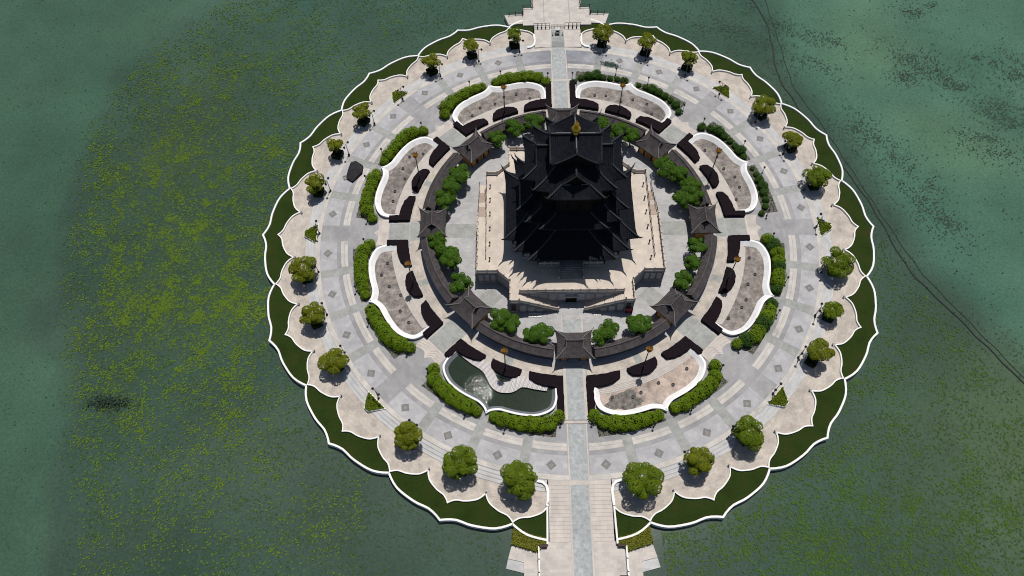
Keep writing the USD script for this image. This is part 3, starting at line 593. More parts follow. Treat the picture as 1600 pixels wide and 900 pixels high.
def tree(name, label, cat_, group, xy, z, h, rc, mat, seed, lobes=9, n=2300, size=0.34, trunk=0.16, lean=(0, 0), flat=0.72):
    r = np.random.default_rng(seed); t = thing(name, label, cat_, group)
    x_, y_ = xy; cz = z + h - rc * flat
    blobs = [(x_ + lean[0], y_ + lean[1], cz, rc * 0.62, rc * flat * 0.72)]
    for i in range(lobes):
        a = 2 * np.pi * (i + r.uniform(-0.3, 0.3)) / lobes * 2; e = r.uniform(-0.35, 0.75); q = rc * r.uniform(0.5, 0.74)
        s = rc * r.uniform(0.22, 0.44)
        blobs.append((x_ + lean[0] + q * math.cos(a) * math.cos(e * 0.8), y_ + lean[1] + q * math.sin(a) * math.cos(e * 0.8), cz + rc * flat * e * 0.85, s, s * 0.8))
    top = np.array([x_ + lean[0] * 0.5, y_ + lean[1] * 0.5, z + (h - 2 * rc * flat) + 0.45 * rc])
    obj('trunk', tube([(x_, y_, z - 0.1), (x_ + r.uniform(-.08, .08), y_, z + 0.5 * (top[2] - z)), tuple(top)], [trunk, trunk * 0.8, trunk * 0.6], 7), 'bark', t, smooth=60)
    br = [tube([tuple(top - [0, 0, 0.3]), tuple((top + np.array(b[:3])) / 2 + [0, 0, 0.1]), b[:3]], [trunk * 0.55, trunk * 0.35, trunk * 0.12], 5) for b in blobs[1:]]
    obj('branch', cat(*br), 'bark', t)
    obj('crown', blob_cards(blobs, n, size, r), mat, t)
    return t
# plaza trees: (angle step, crown radius, height, colour words)
TREES = {1: (2.35, 5.2), 2: (2.1, 5.4), 3: (2.0, 5.0), 5: (2.6, 5.2), 6: (2.15, 4.8), 7: (2.75, 5.2), 9: (3.0, 5.4), 10: (2.0, 3.8), 11: (2.35, 5.2), 13: (2.85, 5.2), 14: (2.55, 5.4), 15: (3.35, 6.0),
         17: (3.2, 6.2), 18: (2.95, 5.8), 19: (2.6, 5.4), 21: (2.55, 4.8), 22: (2.5, 5.0), 23: (2.7, 5.4), 25: (2.1, 4.8), 26: (1.75, 4.6), 27: (2.05, 5.0), 29: (2.0, 4.8), 30: (1.9, 5.0), 31: (1.75, 4.6)}
rt_ = ranks([k * SEG for k in TREES])
for k, (rc, h) in TREES.items():
    c = P(51.0, k * SEG); lb = rt_[k * SEG]
    tree('plaza_tree', f'{"large" if rc > 2.8 else "small" if rc < 2.05 else "medium"} yellow-green plaza tree, {lb}', 'tree', 'trees around the edge of the plaza', c, -0.35, h, rc, 'leaf_plaza_green' if k in (7, 9, 10, 13, 15, 17, 18, 31) else 'leaf_plaza', 100 + k, lobes=13 if rc > 2.5 else 11, n=int(640 * rc ** 2), size=0.28, lean=((0.6, 0.5) if k == 11 else (0, 0)))
    u = math.radians(-k * SEG)
    hb = affinity.rotate(sbox(c[0] - 1.05, c[1] - 0.95, c[0] + 1.05, c[1] + 0.95), math.degrees(u), origin=tuple(c))
    H = thing('square_hedge', f'dark square hedge under the plaza tree, {lb}', 'hedge', 'square hedges under the plaza trees')
    obj('foliage', hedge_mesh(hb, -0.45, 1.15, 0.10, k), 'leaf_block', H, smooth=50)
    r = np.random.default_rng(900 + k); q = scatter(hb, 260, 900 + k); obj('leaf_tips', cards(z3(q, 0.70 + r.uniform(-0.05, 0.08, len(q))), r.normal(size=(len(q), 3)) * 0.5 + [0, 0, 1], r.uniform(0.12, 0.26, len(q)), r, 0.6), 'leaf_block', H, kind='stuff')
# triangular planting beds where the cross roads end
for a in DIAG:
    if a % 180 == 0: continue
    g = Polygon([B(a, 49.3, -2.5), B(a, 49.3, 2.5), B(a, 51.6, 0.5), B(a, 51.6, -0.5)])
    t = thing('corner_planter', f'small triangular yellow-green planting bed beyond the cross road {dir_name[a]}', 'planter', 'triangular planting beds on the rim steps')
    obj('kerb', prism(g.buffer(0.12, join_style=2).difference(g.buffer(-0.05, join_style=2)), -0.5, 0.12), 'white_wall', t)
    obj('soil', prism(g, -0.5, 0.05), 'ground_dark', t)
    r = np.random.default_rng(int(a)); q = scatter(g, 900, int(a)); obj('foliage', cards(z3(q, r.uniform(0.1, 0.45, len(q))), r.normal(size=(len(q), 3)) * 0.6 + [0, 0, 0.9], r.uniform(0.2, 0.4, len(q)), r, 0.6), 'leaf_corner', t)
# green hedges outside the basin rims
for m in BEDS:
    loose = m in (22.5, 67.5); mixed = m == 112.5
    for s in (-1, 1):
        r = np.random.default_rng(int(m * 10) + s + 3)
        cw = 'clockwise' if s > 0 else 'anticlockwise'
        t = thing('rounded_hedge', f'{"loose dark" if loose else "mixed" if mixed else "bright green"} shrub row rimming the basin {bed_words[m]}, {cw} half', 'hedge', 'rows of round shrubs outside the basin rims')
        nn = 8
        for q in range(nn):
            f_ = s * (2.3 + 15.6 * q / (nn - 1)); u = abs(f_)
            rr = np.interp(u, [0, 8, 13, 16, 18.5], [40.95, 40.85, 40.5, 39.7, 38.3]) + r.uniform(-0.12, 0.12)
            R_ = np.interp(u, [2, 4, 15, 18], [0.95, 1.3, 1.4, 1.1]) * r.uniform(0.9, 1.1)
            if loose:
                R_ *= r.choice([0.5, 0.65, 0.85]); 
            c = B(m, rr, f_); b = [(c[0], c[1], R_ * 0.55, R_, R_ * 0.95)] + [(c[0] + R_ * 0.55 * math.cos(a), c[1] + R_ * 0.55 * math.sin(a), R_ * (0.6 + 0.3 * r.random()), R_ * 0.5, R_ * 0.5) for a in r.uniform(0, 6.28, 4)]
            core = lathe([(0, 0), (R_ * 0.8, 0.05), (R_ * 0.85, R_ * 0.6), (R_ * 0.5, R_ * 1.15), (0, R_ * 1.3)], (c[0], c[1], 0), 9); lv = blob_cards(b, int(800 * R_ ** 2) + 60, 0.20, r, inner=0.12)
            cn = core[0] - np.array([c[0], c[1], R_ * 0.4]); cn /= np.linalg.norm(cn, axis=1, keepdims=True) + 1e-9
            obj('shrub', (*cat(lv[:2], (core[0], core[1][:, ::-1])), np.vstack([lv[2], cn])), 'leaf_loose' if loose or (mixed and q % 3 == 0) else 'leaf_hedge', t)
        g = Polygon(np.vstack([B(m, 42.0, s * np.linspace(1, 17.5, 12)), B(m, 39.2, s * np.linspace(17.5, 1, 12))])).buffer(0).difference(Polygon(rim_curve(m)).buffer(0.02)).difference(plateau)
        g = max(polys(g), key=lambda p_: p_.area)
        obj('soil', prism(g, -0.03, 0.07), 'ground_dark', t)
        qq = scatter(g, 500, int(m) + s); obj('ground_leaf', cards(z3(qq, r.uniform(0.1, 0.3, len(qq))), r.normal(size=(len(qq), 3)) * 0.6 + [0, 0, 0.9], r.uniform(0.15, 0.35, len(qq)), r, 0.6), 'leaf_loose', t, kind='stuff')
# courtyard trees
CT = [(-13.6, 20.2, 2.0), (-10.0, 23.2, 2.1), (-6.2, 24.2, 2.2), (8.0, 24.0, 1.9), (11.4, 22.0, 2.3), (13.7, 20.2, 1.9), (20.3, 12.4, 2.6), (22.3, 10.7, 1.9), (24.3, 7.4, 2.2), (23.0, 5.0, 2.5), (25.0, 5.0, 1.8), (23.9, -6.5, 1.9), (22.8, -9.6, 1.8), (20.4, -13.8, 2.1),
      (11.6, -22.4, 2.4), (6.2, -23.6, 2.1), (4.6, -25.0, 1.5), (-5.9, -24.0, 2.3), (-7.6, -24.4, 1.6), (-11.0, -22.0, 2.0), (-13.0, -21.0, 2.2), (-20.4, -13.4, 2.2), (-22.8, -7.4, 2.5), (-22.2, -9.0, 2.0), (-25.0, -4.2, 2.0), (-21.4, 11.2, 2.5), (-22.9, 8.2, 2.0), (-23.8, 5.4, 2.2)]
angs = [float(np.degrees(np.arctan2(x_, y_)) % 360) for x_, y_, _ in CT]; rc_ = ranks(angs)
for i, (x_, y_, rc) in enumerate(CT):
    tree('courtyard_tree', f'bushy green tree inside the gallery, {rc_[angs[i]]}', 'tree', 'trees inside the gallery ring', (x_, y_), PZ, 4.4 + 0.5 * (rc - 1.8) + (i % 3) * 0.25, rc, 'leaf_court', 300 + i, lobes=10, n=int(640 * rc ** 2), size=0.28, flat=0.8)

# ---------------------------------------------------------------- roofs
def slope(hx, hy, D, f, ze, hip, curl=1.0, cr=2.5, nx=29, nd=9, ext=0.35, thick=0.22):
    """one roof slope over the eave at y = +hy (from x = -hx to hx), rising inwards to depth D; hip = depth to which its ends are hips.
    returns (surface mesh, fn(x, d) -> point, hip line points)"""
    def at(x, d):
        half = hx - np.minimum(d, hip); e = np.clip((np.abs(x) - (half - cr)) / cr, 0, 1) ** 2.2; k = np.clip(1 - d / max(cr, 0.8), 0, 1) ** 1.3
        o = e * k * ext
        return np.stack([x + np.sign(x) * o, hy - d + o, ze + f(d) + curl * e * k], -1)
    d = np.linspace(0, D, nd)
    s = np.sin(np.linspace(-np.pi / 2, np.pi / 2, nx)); s = 0.5 * s + 0.5 * np.linspace(-1, 1, nx)
    G = np.stack([at(s * (hx - min(dd, hip)), np.full(nx, dd)) for dd in d])
    top, n = G.reshape(-1, 3), nx
    v = np.vstack([top, top - [0, 0, thick]]); N0 = len(top)
    i, j = np.meshgrid(np.arange(nd - 1), np.arange(nx - 1), indexing='ij')
    q = np.stack([i * n + j, (i + 1) * n + j, (i + 1) * n + j + 1, i * n + j + 1], -1).reshape(-1, 4)
    e0 = np.arange(nx - 1); front = np.stack([e0, e0 + 1, e0 + 1 + N0, e0 + N0], 1)
    l0 = np.arange(nd - 1) * n; left = np.stack([l0, l0 + N0, l0 + n + N0, l0 + n], 1); rr = left + nx - 1
    return (v, np.vstack([q, q[:, ::-1] + N0, front, left, rr[:, ::-1]])), at
def ribs(hx, D, hip, at, gap=0.34, w=0.15, h=0.10, n=6):
    out = []
    for x in np.arange(-hx + gap * 0.7, hx - gap * 0.5, gap):
        dm = D if abs(x) < hx - hip else hx - abs(x)
        if dm < 0.3: continue
        p = at(np.full(n, x), np.linspace(0.0, min(dm, D), n))
        a, b, c = p + [-w / 2, 0, 0.0], p + [0, 0, h], p + [w / 2, 0, 0.0]
        out.append(strip(a, b, c))
    return cat(*out)
def hipline(hx, hip, at, side, horn=(0.0, 0.0), n=8):
    d = np.linspace(hip, 0, n); p = at(side * (hx - d), d) + [0, 0, 0.1]
    if horn[0]:
        t = p[-1] - p[-2]; o = np.array([side, 1.0, 0]) / math.sqrt(2)
        ex = [p[-1] + o * horn[0] * k + np.array([0, 0, horn[1] * k ** 1.7]) for k in (0.25, 0.5, 0.75, 1.0)]
        p = np.vstack([p, ex])
    return p
def rect_roof(parent, name, hx, hy, Dx, Dy, f, ze, hipx, hipy, mats, curl, horn, cr=2.5, gap=0.34, sides='NESW', ridge=None, ridge_mat='tile_ridge', rr=0.15, label=None):
    """roof over a rectangle: slopes over y = +-hy go Dy deep, over x = +-hx go Dx deep"""
    sl, rb, hips = [], [], []
    for nm, rz in (('N', 0), ('W', np.pi / 2), ('S', np.pi), ('E', -np.pi / 2)):
        if nm not in sides: continue
        a, b, D, hip = (hx, hy, Dy, hipy) if nm in 'NS' else (hy, hx, Dx, hipx)
        g, at = slope(a, b, D, f, ze, hip, curl, cr)
        sl.append(rotz(g, rz)); rb.append(rotz(ribs(a, D, hip, at, gap), rz))
        if nm in 'NS':
            for s in (-1, 1): hips.append(rotz(tube(hipline(a, hip, at, s, horn), np.r_[np.full(8, rr), np.linspace(rr, 0.03, 4)] if horn[0] else rr, 6), rz))
    R = obj(name, cat(*sl), mats[0], parent, smooth=35, label=label)
    obj('tile_rows', cat(*rb), mats[1], R, kind='stuff')
    for h_ in hips: obj('hip_ridge', h_, ridge_mat, R)
    return R
def cross_poly(dims):
    return unary_union([sbox(-a, -b, a, b) for a, b in dims])

# ---------------------------------------------------------------- tower terrace
T0 = thing('tower_terrace', 'large cream stone terrace with balustrades carrying the dark tower', 'terrace')
TZ = 4.0
body = unary_union([sbox(-17.4, -11.7, 17.4, 10.9), sbox(-11.3, -18.0, 11.3, 17.0),
                    Polygon([(-13.5, -11.7), (-11.3, -13.7), (11.3, -13.7), (13.5, -11.7)]), Polygon([(-13.6, 10.9), (-11.3, 13.1), (11.3, 13.1), (13.6, 10.9)])])
ns = unary_union([sbox(-9.6, -18.1, 9.6, -15.95), sbox(-17.5, 0.6, -15.8, 11.0), sbox(15.8, 0.6, 17.5, 11.0)])
top = body.difference(ns)
obj('base', prism(top, PZ - 0.1, TZ - 0.12), 'wall_stone', T0)
obj('floor', prism(top.buffer(0.1, join_style=2), TZ - 0.118, TZ), 'terrace_stone', T0)
# wall panels and pilasters on the faces that the camera sees
for x0, x1, y_ in ((-17.3, -13.6, -11.7), (13.6, 17.3, -11.7), (-11.2, -9.7, -18.0), (9.7, 11.2, -18.0)):
    for xx in np.arange(x0 + 0.3, x1 - 0.2, 1.15): obj('wall_panel', bx((xx + 0.3, y_ - 0.03, 2.2), (0.8, 0.1, 2.2)), 'lattice' if abs(y_) > 17 else 'court_stone', T0)
    obj('wall_plinth', bx(((x0 + x1) / 2, y_ - 0.06, 0.6), (x1 - x0, 0.14, 0.6)), 'court_stone', T0)
for xx in np.arange(-8.6, 8.7, 1.72):
    if abs(xx) > 1.3: obj('wall_panel', bx((xx, -15.98, 2.3), (1.3, 0.12, 2.3)), 'court_stone', T0)
obj('door', bx((0, -16.0, 1.45), (2.0, 0.14, 2.3)), 'dark_wood', T0); obj('door_hood', bx((0, -16.2, 2.7), (2.6, 0.5, 0.16)), 'terrace_stone', T0)
# the two flights at the front, falling towards the middle
for s, nm in ((-1, 'left'), (1, 'right')):
    n = 22
    for i in range(n):
        x0 = 9.6 - i * 7.0 / n; z = TZ - (i + 1) * (TZ - PZ) / (n + 1)
        xs = sorted((s * x0, s * (x0 - 7.0 / n))); obj('stair_tread', prism(sbox(xs[0], -17.75, xs[1], -15.97), PZ - 0.05, z), 'terrace_stone', T0)
    prof = np.array([(9.6, TZ), (9.6, PZ - 0.1), (2.2, PZ - 0.1), (2.2, PZ + 0.25), (2.6, PZ + 0.3)])
    a, b = np.array([(s * x_, -18.0, z_) for x_, z_ in prof]), np.array([(s * x_, -17.76, z_) for x_, z_ in prof])
    obj('stair_wall', cat(strip(a, b, closed=True), (a, np.array([[0, 1, 4], [1, 2, 4], [2, 3, 4]])), (b, np.array([[0, 4, 1], [1, 4, 2], [2, 4, 3]]))), 'wall_stone', T0)
    for q in range(4):
        xx = 8.9 - q * 1.5; hh = (TZ - PZ) * (xx - 2.6) / 7.0 - 0.8
        if hh > 0.4: obj('wall_panel', bx((s * xx, -18.02, PZ + 0.2 + hh / 2), (1.1, 0.1, hh)), 'court_stone', T0)
    obj('balustrade', rail(np.array([(9.6, -17.88), (2.4, -17.88)]) * [s, 1], [TZ, PZ + 0.25]), 'terrace_stone', T0)
    obj('balustrade', rail(np.array([(11.25, -13.75), (11.25, -17.9), (9.6, -17.9)]) * [s, 1], TZ), 'terrace_stone', T0)
    obj('balustrade', rail(np.array([(17.3, 0.6), (17.3, -11.6), (13.5, -11.6), (11.25, -13.75)]) * [s, 1], TZ), 'terrace_stone', T0)
    obj('balustrade', rail(np.array([(15.7, 10.8), (13.6, 10.8), (11.25, 13.1), (11.25, 16.9), (0, 16.9)]) * [s, 1], TZ), 'terrace_stone', T0)
    # side flights
    xs = sorted((s * 15.82, s * 17.35))
    for i in range(20):
        y0 = 0.6 + i * 0.36 + (1.0 if i >= 10 else 0.0); z = TZ - (i + 1) * 0.172; ln = 0.37 + (1.0 if i == 9 else 0)
        obj('stair_tread', prism(sbox(xs[0], y0, xs[1], y0 + ln), PZ - 0.05, z), 'terrace_stone', T0)
        obj('tread_nosing', prism(sbox(xs[0], y0 + 0.22, xs[1], y0 + 0.36), z - 0.02, z + 0.012), 'nosing_stone', T0)
    obj('side_landing', prism(sbox(xs[0], 8.8, xs[1], 10.8), PZ - 0.05, 0.42), 'terrace_stone', T0)
    obj('handrail', rail(np.array([(15.72, 10.7), (15.72, -8.5)]) * [s, 1], TZ, 0.8, 2.0, False, 0.13), 'rail_wood', T0)
    obj('handrail', rail(np.array([(17.33, 0.6), (17.33, 8.8), (17.33, 10.8)]) * [s, 1], [TZ, 0.5, 0.42], 0.8, 1.8, False, 0.12), 'rail_wood', T0)
obj('balustrade', rail([(-9.5, -15.85), (9.5, -15.85)], TZ), 'terrace_stone', T0)
tl0 = None; tls = [(sx * 15.0, y_) for sx in (-1, 1) for y_ in (7.6, 4.4, 1.2, -2.2, -5.6, -9.0)]
for i, (x_, y_) in enumerate(tls):
    lb = f'dark lantern post, {ORD[i % 6 + 1]} from the top along the terrace\'s {"left" if x_ < 0 else "right"} stair'
    if tl0 is None:
        tl0 = thing('terrace_lantern', lb, 'lantern', 'lantern posts on the tower terrace', (x_, y_, TZ)); obj('post', bx((0, 0, 0.3), (0.16, 0.16, 0.6)), 'dark_wood', tl0); obj('head', lathe([(0, 0.6), (0.13, 0.62), (0.14, 0.85), (0.2, 0.9), (0, 1.0)], n=6), 'black_metal', tl0)
    else: dup(tl0, 'terrace_lantern', lb, (x_, y_, TZ))

# ---------------------------------------------------------------- the tower
TW = thing('tower', 'tall dark cross-shaped Chinese tower with tiered curled roofs and a golden finial', 'tower')
def dims(c, b): return [(c[0], c[1]), (b, b), (c[1], c[0])]
base = cross_poly(dims((6.2, 10.8), 8.9))
obj('base_terrace', prism(base, TZ - 0.1, 5.0), 'wall_stone', TW)
ring_ = np.array(base.exterior.coords)
for i in range(len(ring_) - 1):
    a, b = ring_[i] * 0.985, ring_[i + 1] * 0.985
    if abs(a[1] - b[1]) < 0.01 and abs(a[1]) > 10 and np.hypot(*(a - b)) > 8:
        for s in (-1, 1): obj('railing', rail([(s * 6.1, a[1]), (s * 2.3, a[1])], 5.0, 0.9, 1.3), 'wall_stone', TW)
    else: obj('railing', rail([a, b], 5.0, 0.9, 1.3), 'wall_stone', TW)
for sy in (-1, 1):
    for i in range(7): obj('stair_tread', bx((0, sy * (10.9 + 0.32 * i + 0.16), TZ + (0.86 - 0.135 * i) / 2), (4.4, 0.32, 0.86 - 0.135 * i)), 'wall_stone', TW)
    for s in (-1, 1): obj('stair_wall', rail([(s * 2.25, sy * 10.8), (s * 2.25, sy * 13.2)], [4.95, 4.0], 0.8, 1.2), 'wall_stone', TW)
def storey(name, dm, z0, z1, ncol=4):
    g = cross_poly(dm); W = obj(name, prism(g, z0, z1), 'dark_wood', TW)
    c = np.array(g.exterior.coords)
    for i in range(len(c) - 1):
        a, b = c[i], c[i + 1]; L = np.hypot(*(b - a)); n = max(1, round(L / 1.7)); d = (b - a) / L; rz = math.atan2(d[1], d[0])
        for k in range(n):
            q = a + d * L * (k + 0.5) / n; obj('window', bx((*q, (z0 + z1) / 2 - 0.2), (L / n * 0.74, 0.12, (z1 - z0) * 0.55), rz), 'window_wood', W)
            obj('column', tube([(*(a + d * L * k / n), z0), (*(a + d * L * k / n), z1)], 0.2, 8), 'dark_wood', W)
        q = (a + b) / 2; obj('beam', bx((*q, z1 - 0.35), (L, 0.3, 0.5), rz), 'dark_wood', W)
storey('lower_storey', dims((5.2, 9.4), 7.6), 5.0, 9.3)
f1 = lambda d: 0.40 * d + 0.048 * d * d
for i, (hx, hy) in enumerate(dims((7.5, 11.9), 10.0)):
    rect_roof(TW, 'lower_roof', hx, hy, 5.3, 5.3, f1, 8.5, 5.3, 5.3, ('tile_dark', 'tile_rib'), 0.9, (0.75, 1.0), 2.8)
storey('middle_storey', dims((3.0, 7.0), 5.4), 10.0, 15.8)
f2 = lambda d: 0.5 * d + 0.06 * d * d
for i, (hx, hy) in enumerate(dims((5.4, 9.4), 7.9)):
    rect_roof(TW, 'middle_roof', hx, hy, 2.6, 2.6, f2, 14.8, 2.6, 2.6, ('tile_dark', 'tile_rib'), 0.9, (0.6, 0.8), 2.0)
storey('upper_storey', dims((2.9, 6.9), 5.3), 15.6, 23.0)
f3 = lambda d: 0.53 * d + 0.085 * d * d
C3 = (4.35, 8.35); ZU = 22.2; GH = 2.0; GW = 4.35 - 2.0
for hx, hy in ((C3[0], C3[1]), (C3[1], C3[0])):
    ns_ = hy > hx
    R = rect_roof(TW, 'upper_roof', hx, hy, C3[0] if ns_ else GH, GH if ns_ else C3[0], f3, ZU, GH, GH, ('tile_dark', 'tile_rib'), 1.0, (0.75, 1.3), 2.4)
    zr = ZU + f3(4.35); y1 = 5.9
    for s in (-1, 1):
        rr_ = tube([(0, s * 2.5, zr + 0.1), (0, s * 5.4, zr + 0.12), (0, s * 6.4, zr + 0.2), (0, s * 6.7, zr + 0.5)], 0.16, 6)
        gp = [(-GW, ZU + f3(GH) - 0.5), (GW, ZU + f3(GH) - 0.5)] + [(w_, ZU + f3(4.35 - w_) - 0.1) for w_ in np.linspace(GW, 0, 7)] + [(-w_, ZU + f3(4.35 - w_) - 0.1) for w_ in np.linspace(0, GW, 7)[1:]]
        gp = np.array(gp); v = np.array([(x_, s * 6.1, z_) for x_, z_ in gp]); gm = (v, np.array([[0, k, k + 1] for k in range(1, len(v) - 1)]))
        bg = cat(*[tube([(e * w_, s * 6.42, ZU + f3(4.35 - w_) + 0.08) for w_ in np.linspace(GW + 0.2, 0, 8)], 0.14, 5) for e in (-1, 1)])
        fix = (lambda m_: m_) if ns_ else (lambda m_: rotz(m_, np.pi / 2))
        obj('main_ridge', fix(rr_), 'tile_ridge', R); obj('gable_wall', fix(gm), 'dark_wood', R); obj('gable_ridge', fix(bg), 'tile_ridge', R)
        for e in (-1, 1): obj('eave_line', fix(bx((e * 1.55, s * 6.4, ZU + f3(GH) + 0.14), (1.3, 0.09, 0.08))), 'ridge_pale', R)
rect_roof(TW, 'upper_roof', 6.6, 6.6, 3.4, 3.4, f3, ZU, 3.4, 3.4, ('tile_dark', 'tile_rib'), 1.0, (0.75, 1.3), 2.2)
obj('attic', prism(cross_poly([(3.4, 3.5), (3.5, 3.4)]), 22.5, 26.5), 'dark_wood', TW)
f4 = lambda d: 0.52 * d + 0.045 * d * d
EX = 4.25
R4 = []
for k in range(2):
    sl, rb = [], []
    for s in (0, np.pi):
        g, at = slope(EX, 3.95, 3.95, f4, 26.2, 0.0, 0.35, 1.2, nx=15, ext=0.15); sl.append(rotz(g, s + k * np.pi / 2)); rb.append(rotz(ribs(EX, 3.95, 0.0, at), s + k * np.pi / 2))
    R = obj('top_roof', cat(*sl), 'tile_dark', TW, smooth=35); obj('tile_rows', cat(*rb), 'tile_rib', R, kind='stuff')
    zr = 26.2 + f4(3.95); fix = lambda m_: rotz(m_, k * np.pi / 2)
    obj('main_ridge', fix(tube([(-4.4, 0, zr + 0.5), (-4.1, 0, zr + 0.2), (-3, 0, zr + 0.12), (3, 0, zr + 0.12), (4.1, 0, zr + 0.2), (4.4, 0, zr + 0.5)], 0.19, 6)), 'tile_ridge', R)
    obj('ridge_cap', fix(bx((0, 0, zr + 0.33), (6.4, 0.06, 0.05))), 'ridge_pale', R)
    for s in (-1, 1):
        w_ = np.linspace(3.8, 0, 8)
        v = np.array([(s * 4.0, y_, z_) for y_, z_ in [(-3.8, 25.9), (3.8, 25.9)] + [(a, 26.2 + f4(3.95 - a) - 0.12) for a in w_] + [(-a, 26.2 + f4(3.95 - a) - 0.12) for a in w_[::-1][1:]]])
        obj('gable_wall', fix((v, np.array([[0, q, q + 1] for q in range(1, len(v) - 1)]))), 'dark_wood', R)
        obj('gable_ridge', fix(cat(*[tube([(s * 4.22, e * a, 26.28 + f4(3.95 - a)) for a in np.linspace(3.95, 0, 8)], 0.14, 5) for e in (-1, 1)])), 'tile_ridge', R)
        obj('gable_ornament', fix(bx((s * 4.05, 0, 27.6), (0.08, 0.3, 0.9))), 'window_wood', R)
zr = 26.2 + f4(3.95) + 0.2
FN = obj('finial', lathe([(x_ * 0.9, zr + (z_ - zr) * 0.9) for x_, z_ in [(0.0, zr), (0.55, zr), (0.5, zr + 0.25), (0.3, zr + 0.4), (0.55, zr + 0.6), (0.82, zr + 1.0), (0.85, zr + 1.3), (0.62, zr + 1.7), (0.3, zr + 1.95), (0.42, zr + 2.2), (0.46, zr + 2.45), (0.3, zr + 2.75), (0.12, zr + 2.95), (0.08, zr + 3.3), (0.0, zr + 3.5)]], n=16), 'gold', TW, smooth=60)
for a in np.arange(8) * np.pi / 4:
    obj('finial_flame', rotz((np.array([(0.42, -0.08, zr + 1.8), (0.42, 0.08, zr + 1.8), (0.62, 0, zr + 2.3), (0.5, 0, zr + 2.0)]), np.array([[0, 1, 2], [0, 2, 3], [1, 3, 2]])), a), 'copper', FN)

# ---------------------------------------------------------------- gate halls and galleries
gw = {0: 'at the top, half hidden behind the tower', 45: 'at the upper right', 90: 'at the right', 135: 'at the lower right', 180: 'at the bottom, in front of the tower', 225: 'at the lower left', 270: 'at the left', 315: 'at the upper left'}
fg = lambda d: 0.55 * d + 0.13 * d * d
gate0 = None
for a in [180, 0, 45, 90, 135, 225, 270, 315]:
    c = P(26.1, a); lb = f'gate hall with a grey curled roof, {gw[a]}'; rz = -math.radians(a)
    if gate0 is None:
        G = gate0 = thing('gate_hall', lb, 'gate hall', 'gate halls of the gallery ring', (*c, PZ), rz)
        hx, hy, ze = 3.0, 2.45, 2.75
        R = rect_roof(G, 'roof', hx, hy, 1.5, 2.45, fg, ze, 1.5, 1.5, ('tile_grey', 'tile_grey_rib'), 0.5, (0.35, 0.4), 1.9, 0.3, ridge_mat='gate_ridge', rr=0.075)
        zr = ze + fg(2.45)
        obj('main_ridge', tube([(-1.75, 0, zr + 0.35), (-1.5, 0, zr + 0.12), (-1, 0, zr + 0.06), (1, 0, zr + 0.06), (1.5, 0, zr + 0.12), (1.75, 0, zr + 0.35)], 0.11, 6), 'tile_grey_rib', R)
        for s in (-1, 1):
            w_ = np.linspace(0.95, 0, 6); v = np.array([(s * 1.42, y_, z_) for y_, z_ in [(-0.95, ze + fg(1.4)), (0.95, ze + fg(1.4))] + [(q, ze + fg(2.45 - q) - 0.06) for q in w_] + [(-q, ze + fg(2.45 - q) - 0.06) for q in w_[::-1][1:]]])
            obj('gable_wall', (v, np.array([[0, q, q + 1] for q in range(1, len(v) - 1)])), 'dark_wood', R)
            obj('gable_ridge', cat(*[tube([(s * 1.5, e * q, ze + fg(2.45 - q) + 0.08) for q in np.linspace(1.0, 0, 6)], 0.085, 5) for e in (-1, 1)]), 'gate_ridge', R)
        for s in (-1, 1):
            obj('side_wall', bx((s * 1.75, 0, 1.35), (1.3, 3.3, 2.7)), 'ochre', G)
            for sy in (-1, 1): obj('column', tube([(s * 1.05, sy * 1.75, 0), (s * 1.05, sy * 1.75, 2.9)], 0.12, 8), 'red_wood', G); obj('column', tube([(s * 2.4, sy * 1.75, 0), (s * 2.4, sy * 1.75, 2.9)], 0.12, 8), 'red_wood', G)
        for sy in (-1, 1):
            obj('door_frame', bx((0, sy * 1.2, 2.55), (2.2, 0.2, 0.4)), 'dark_wood', G)
            for s in (-1, 1): obj('door', bx((s * 0.82, sy * 1.2 - 0.35, 1.2), (0.08, 0.75, 2.3)), 'red_wood', G)
        for s in (-1, 1): obj('inner_wall', bx((s * 0.82, -1.62, 1.35), (0.62, 0.14, 2.7)), 'ochre', G)
        obj('inner_door', bx((0, -1.58, 1.25), (1.05, 0.1, 2.5)), 'ochre_dark', G)
        obj('threshold', bx((0, 0, 0.06), (2.3, 3.4, 0.12)), 'step_stone', G)
    else: dup(gate0, 'gate_hall', lb, (*c, PZ), rz)
gal0 = None
ga = 7.4; aa = np.linspace(ga, 45 - ga, 26)
gname = {0: 'right of the top gate', 45: 'above the right gate', 90: 'below the right gate', 135: 'right of the bottom gate', 180: 'left of the bottom gate', 225: 'below the left gate', 270: 'above the left gate', 315: 'left of the top gate'}
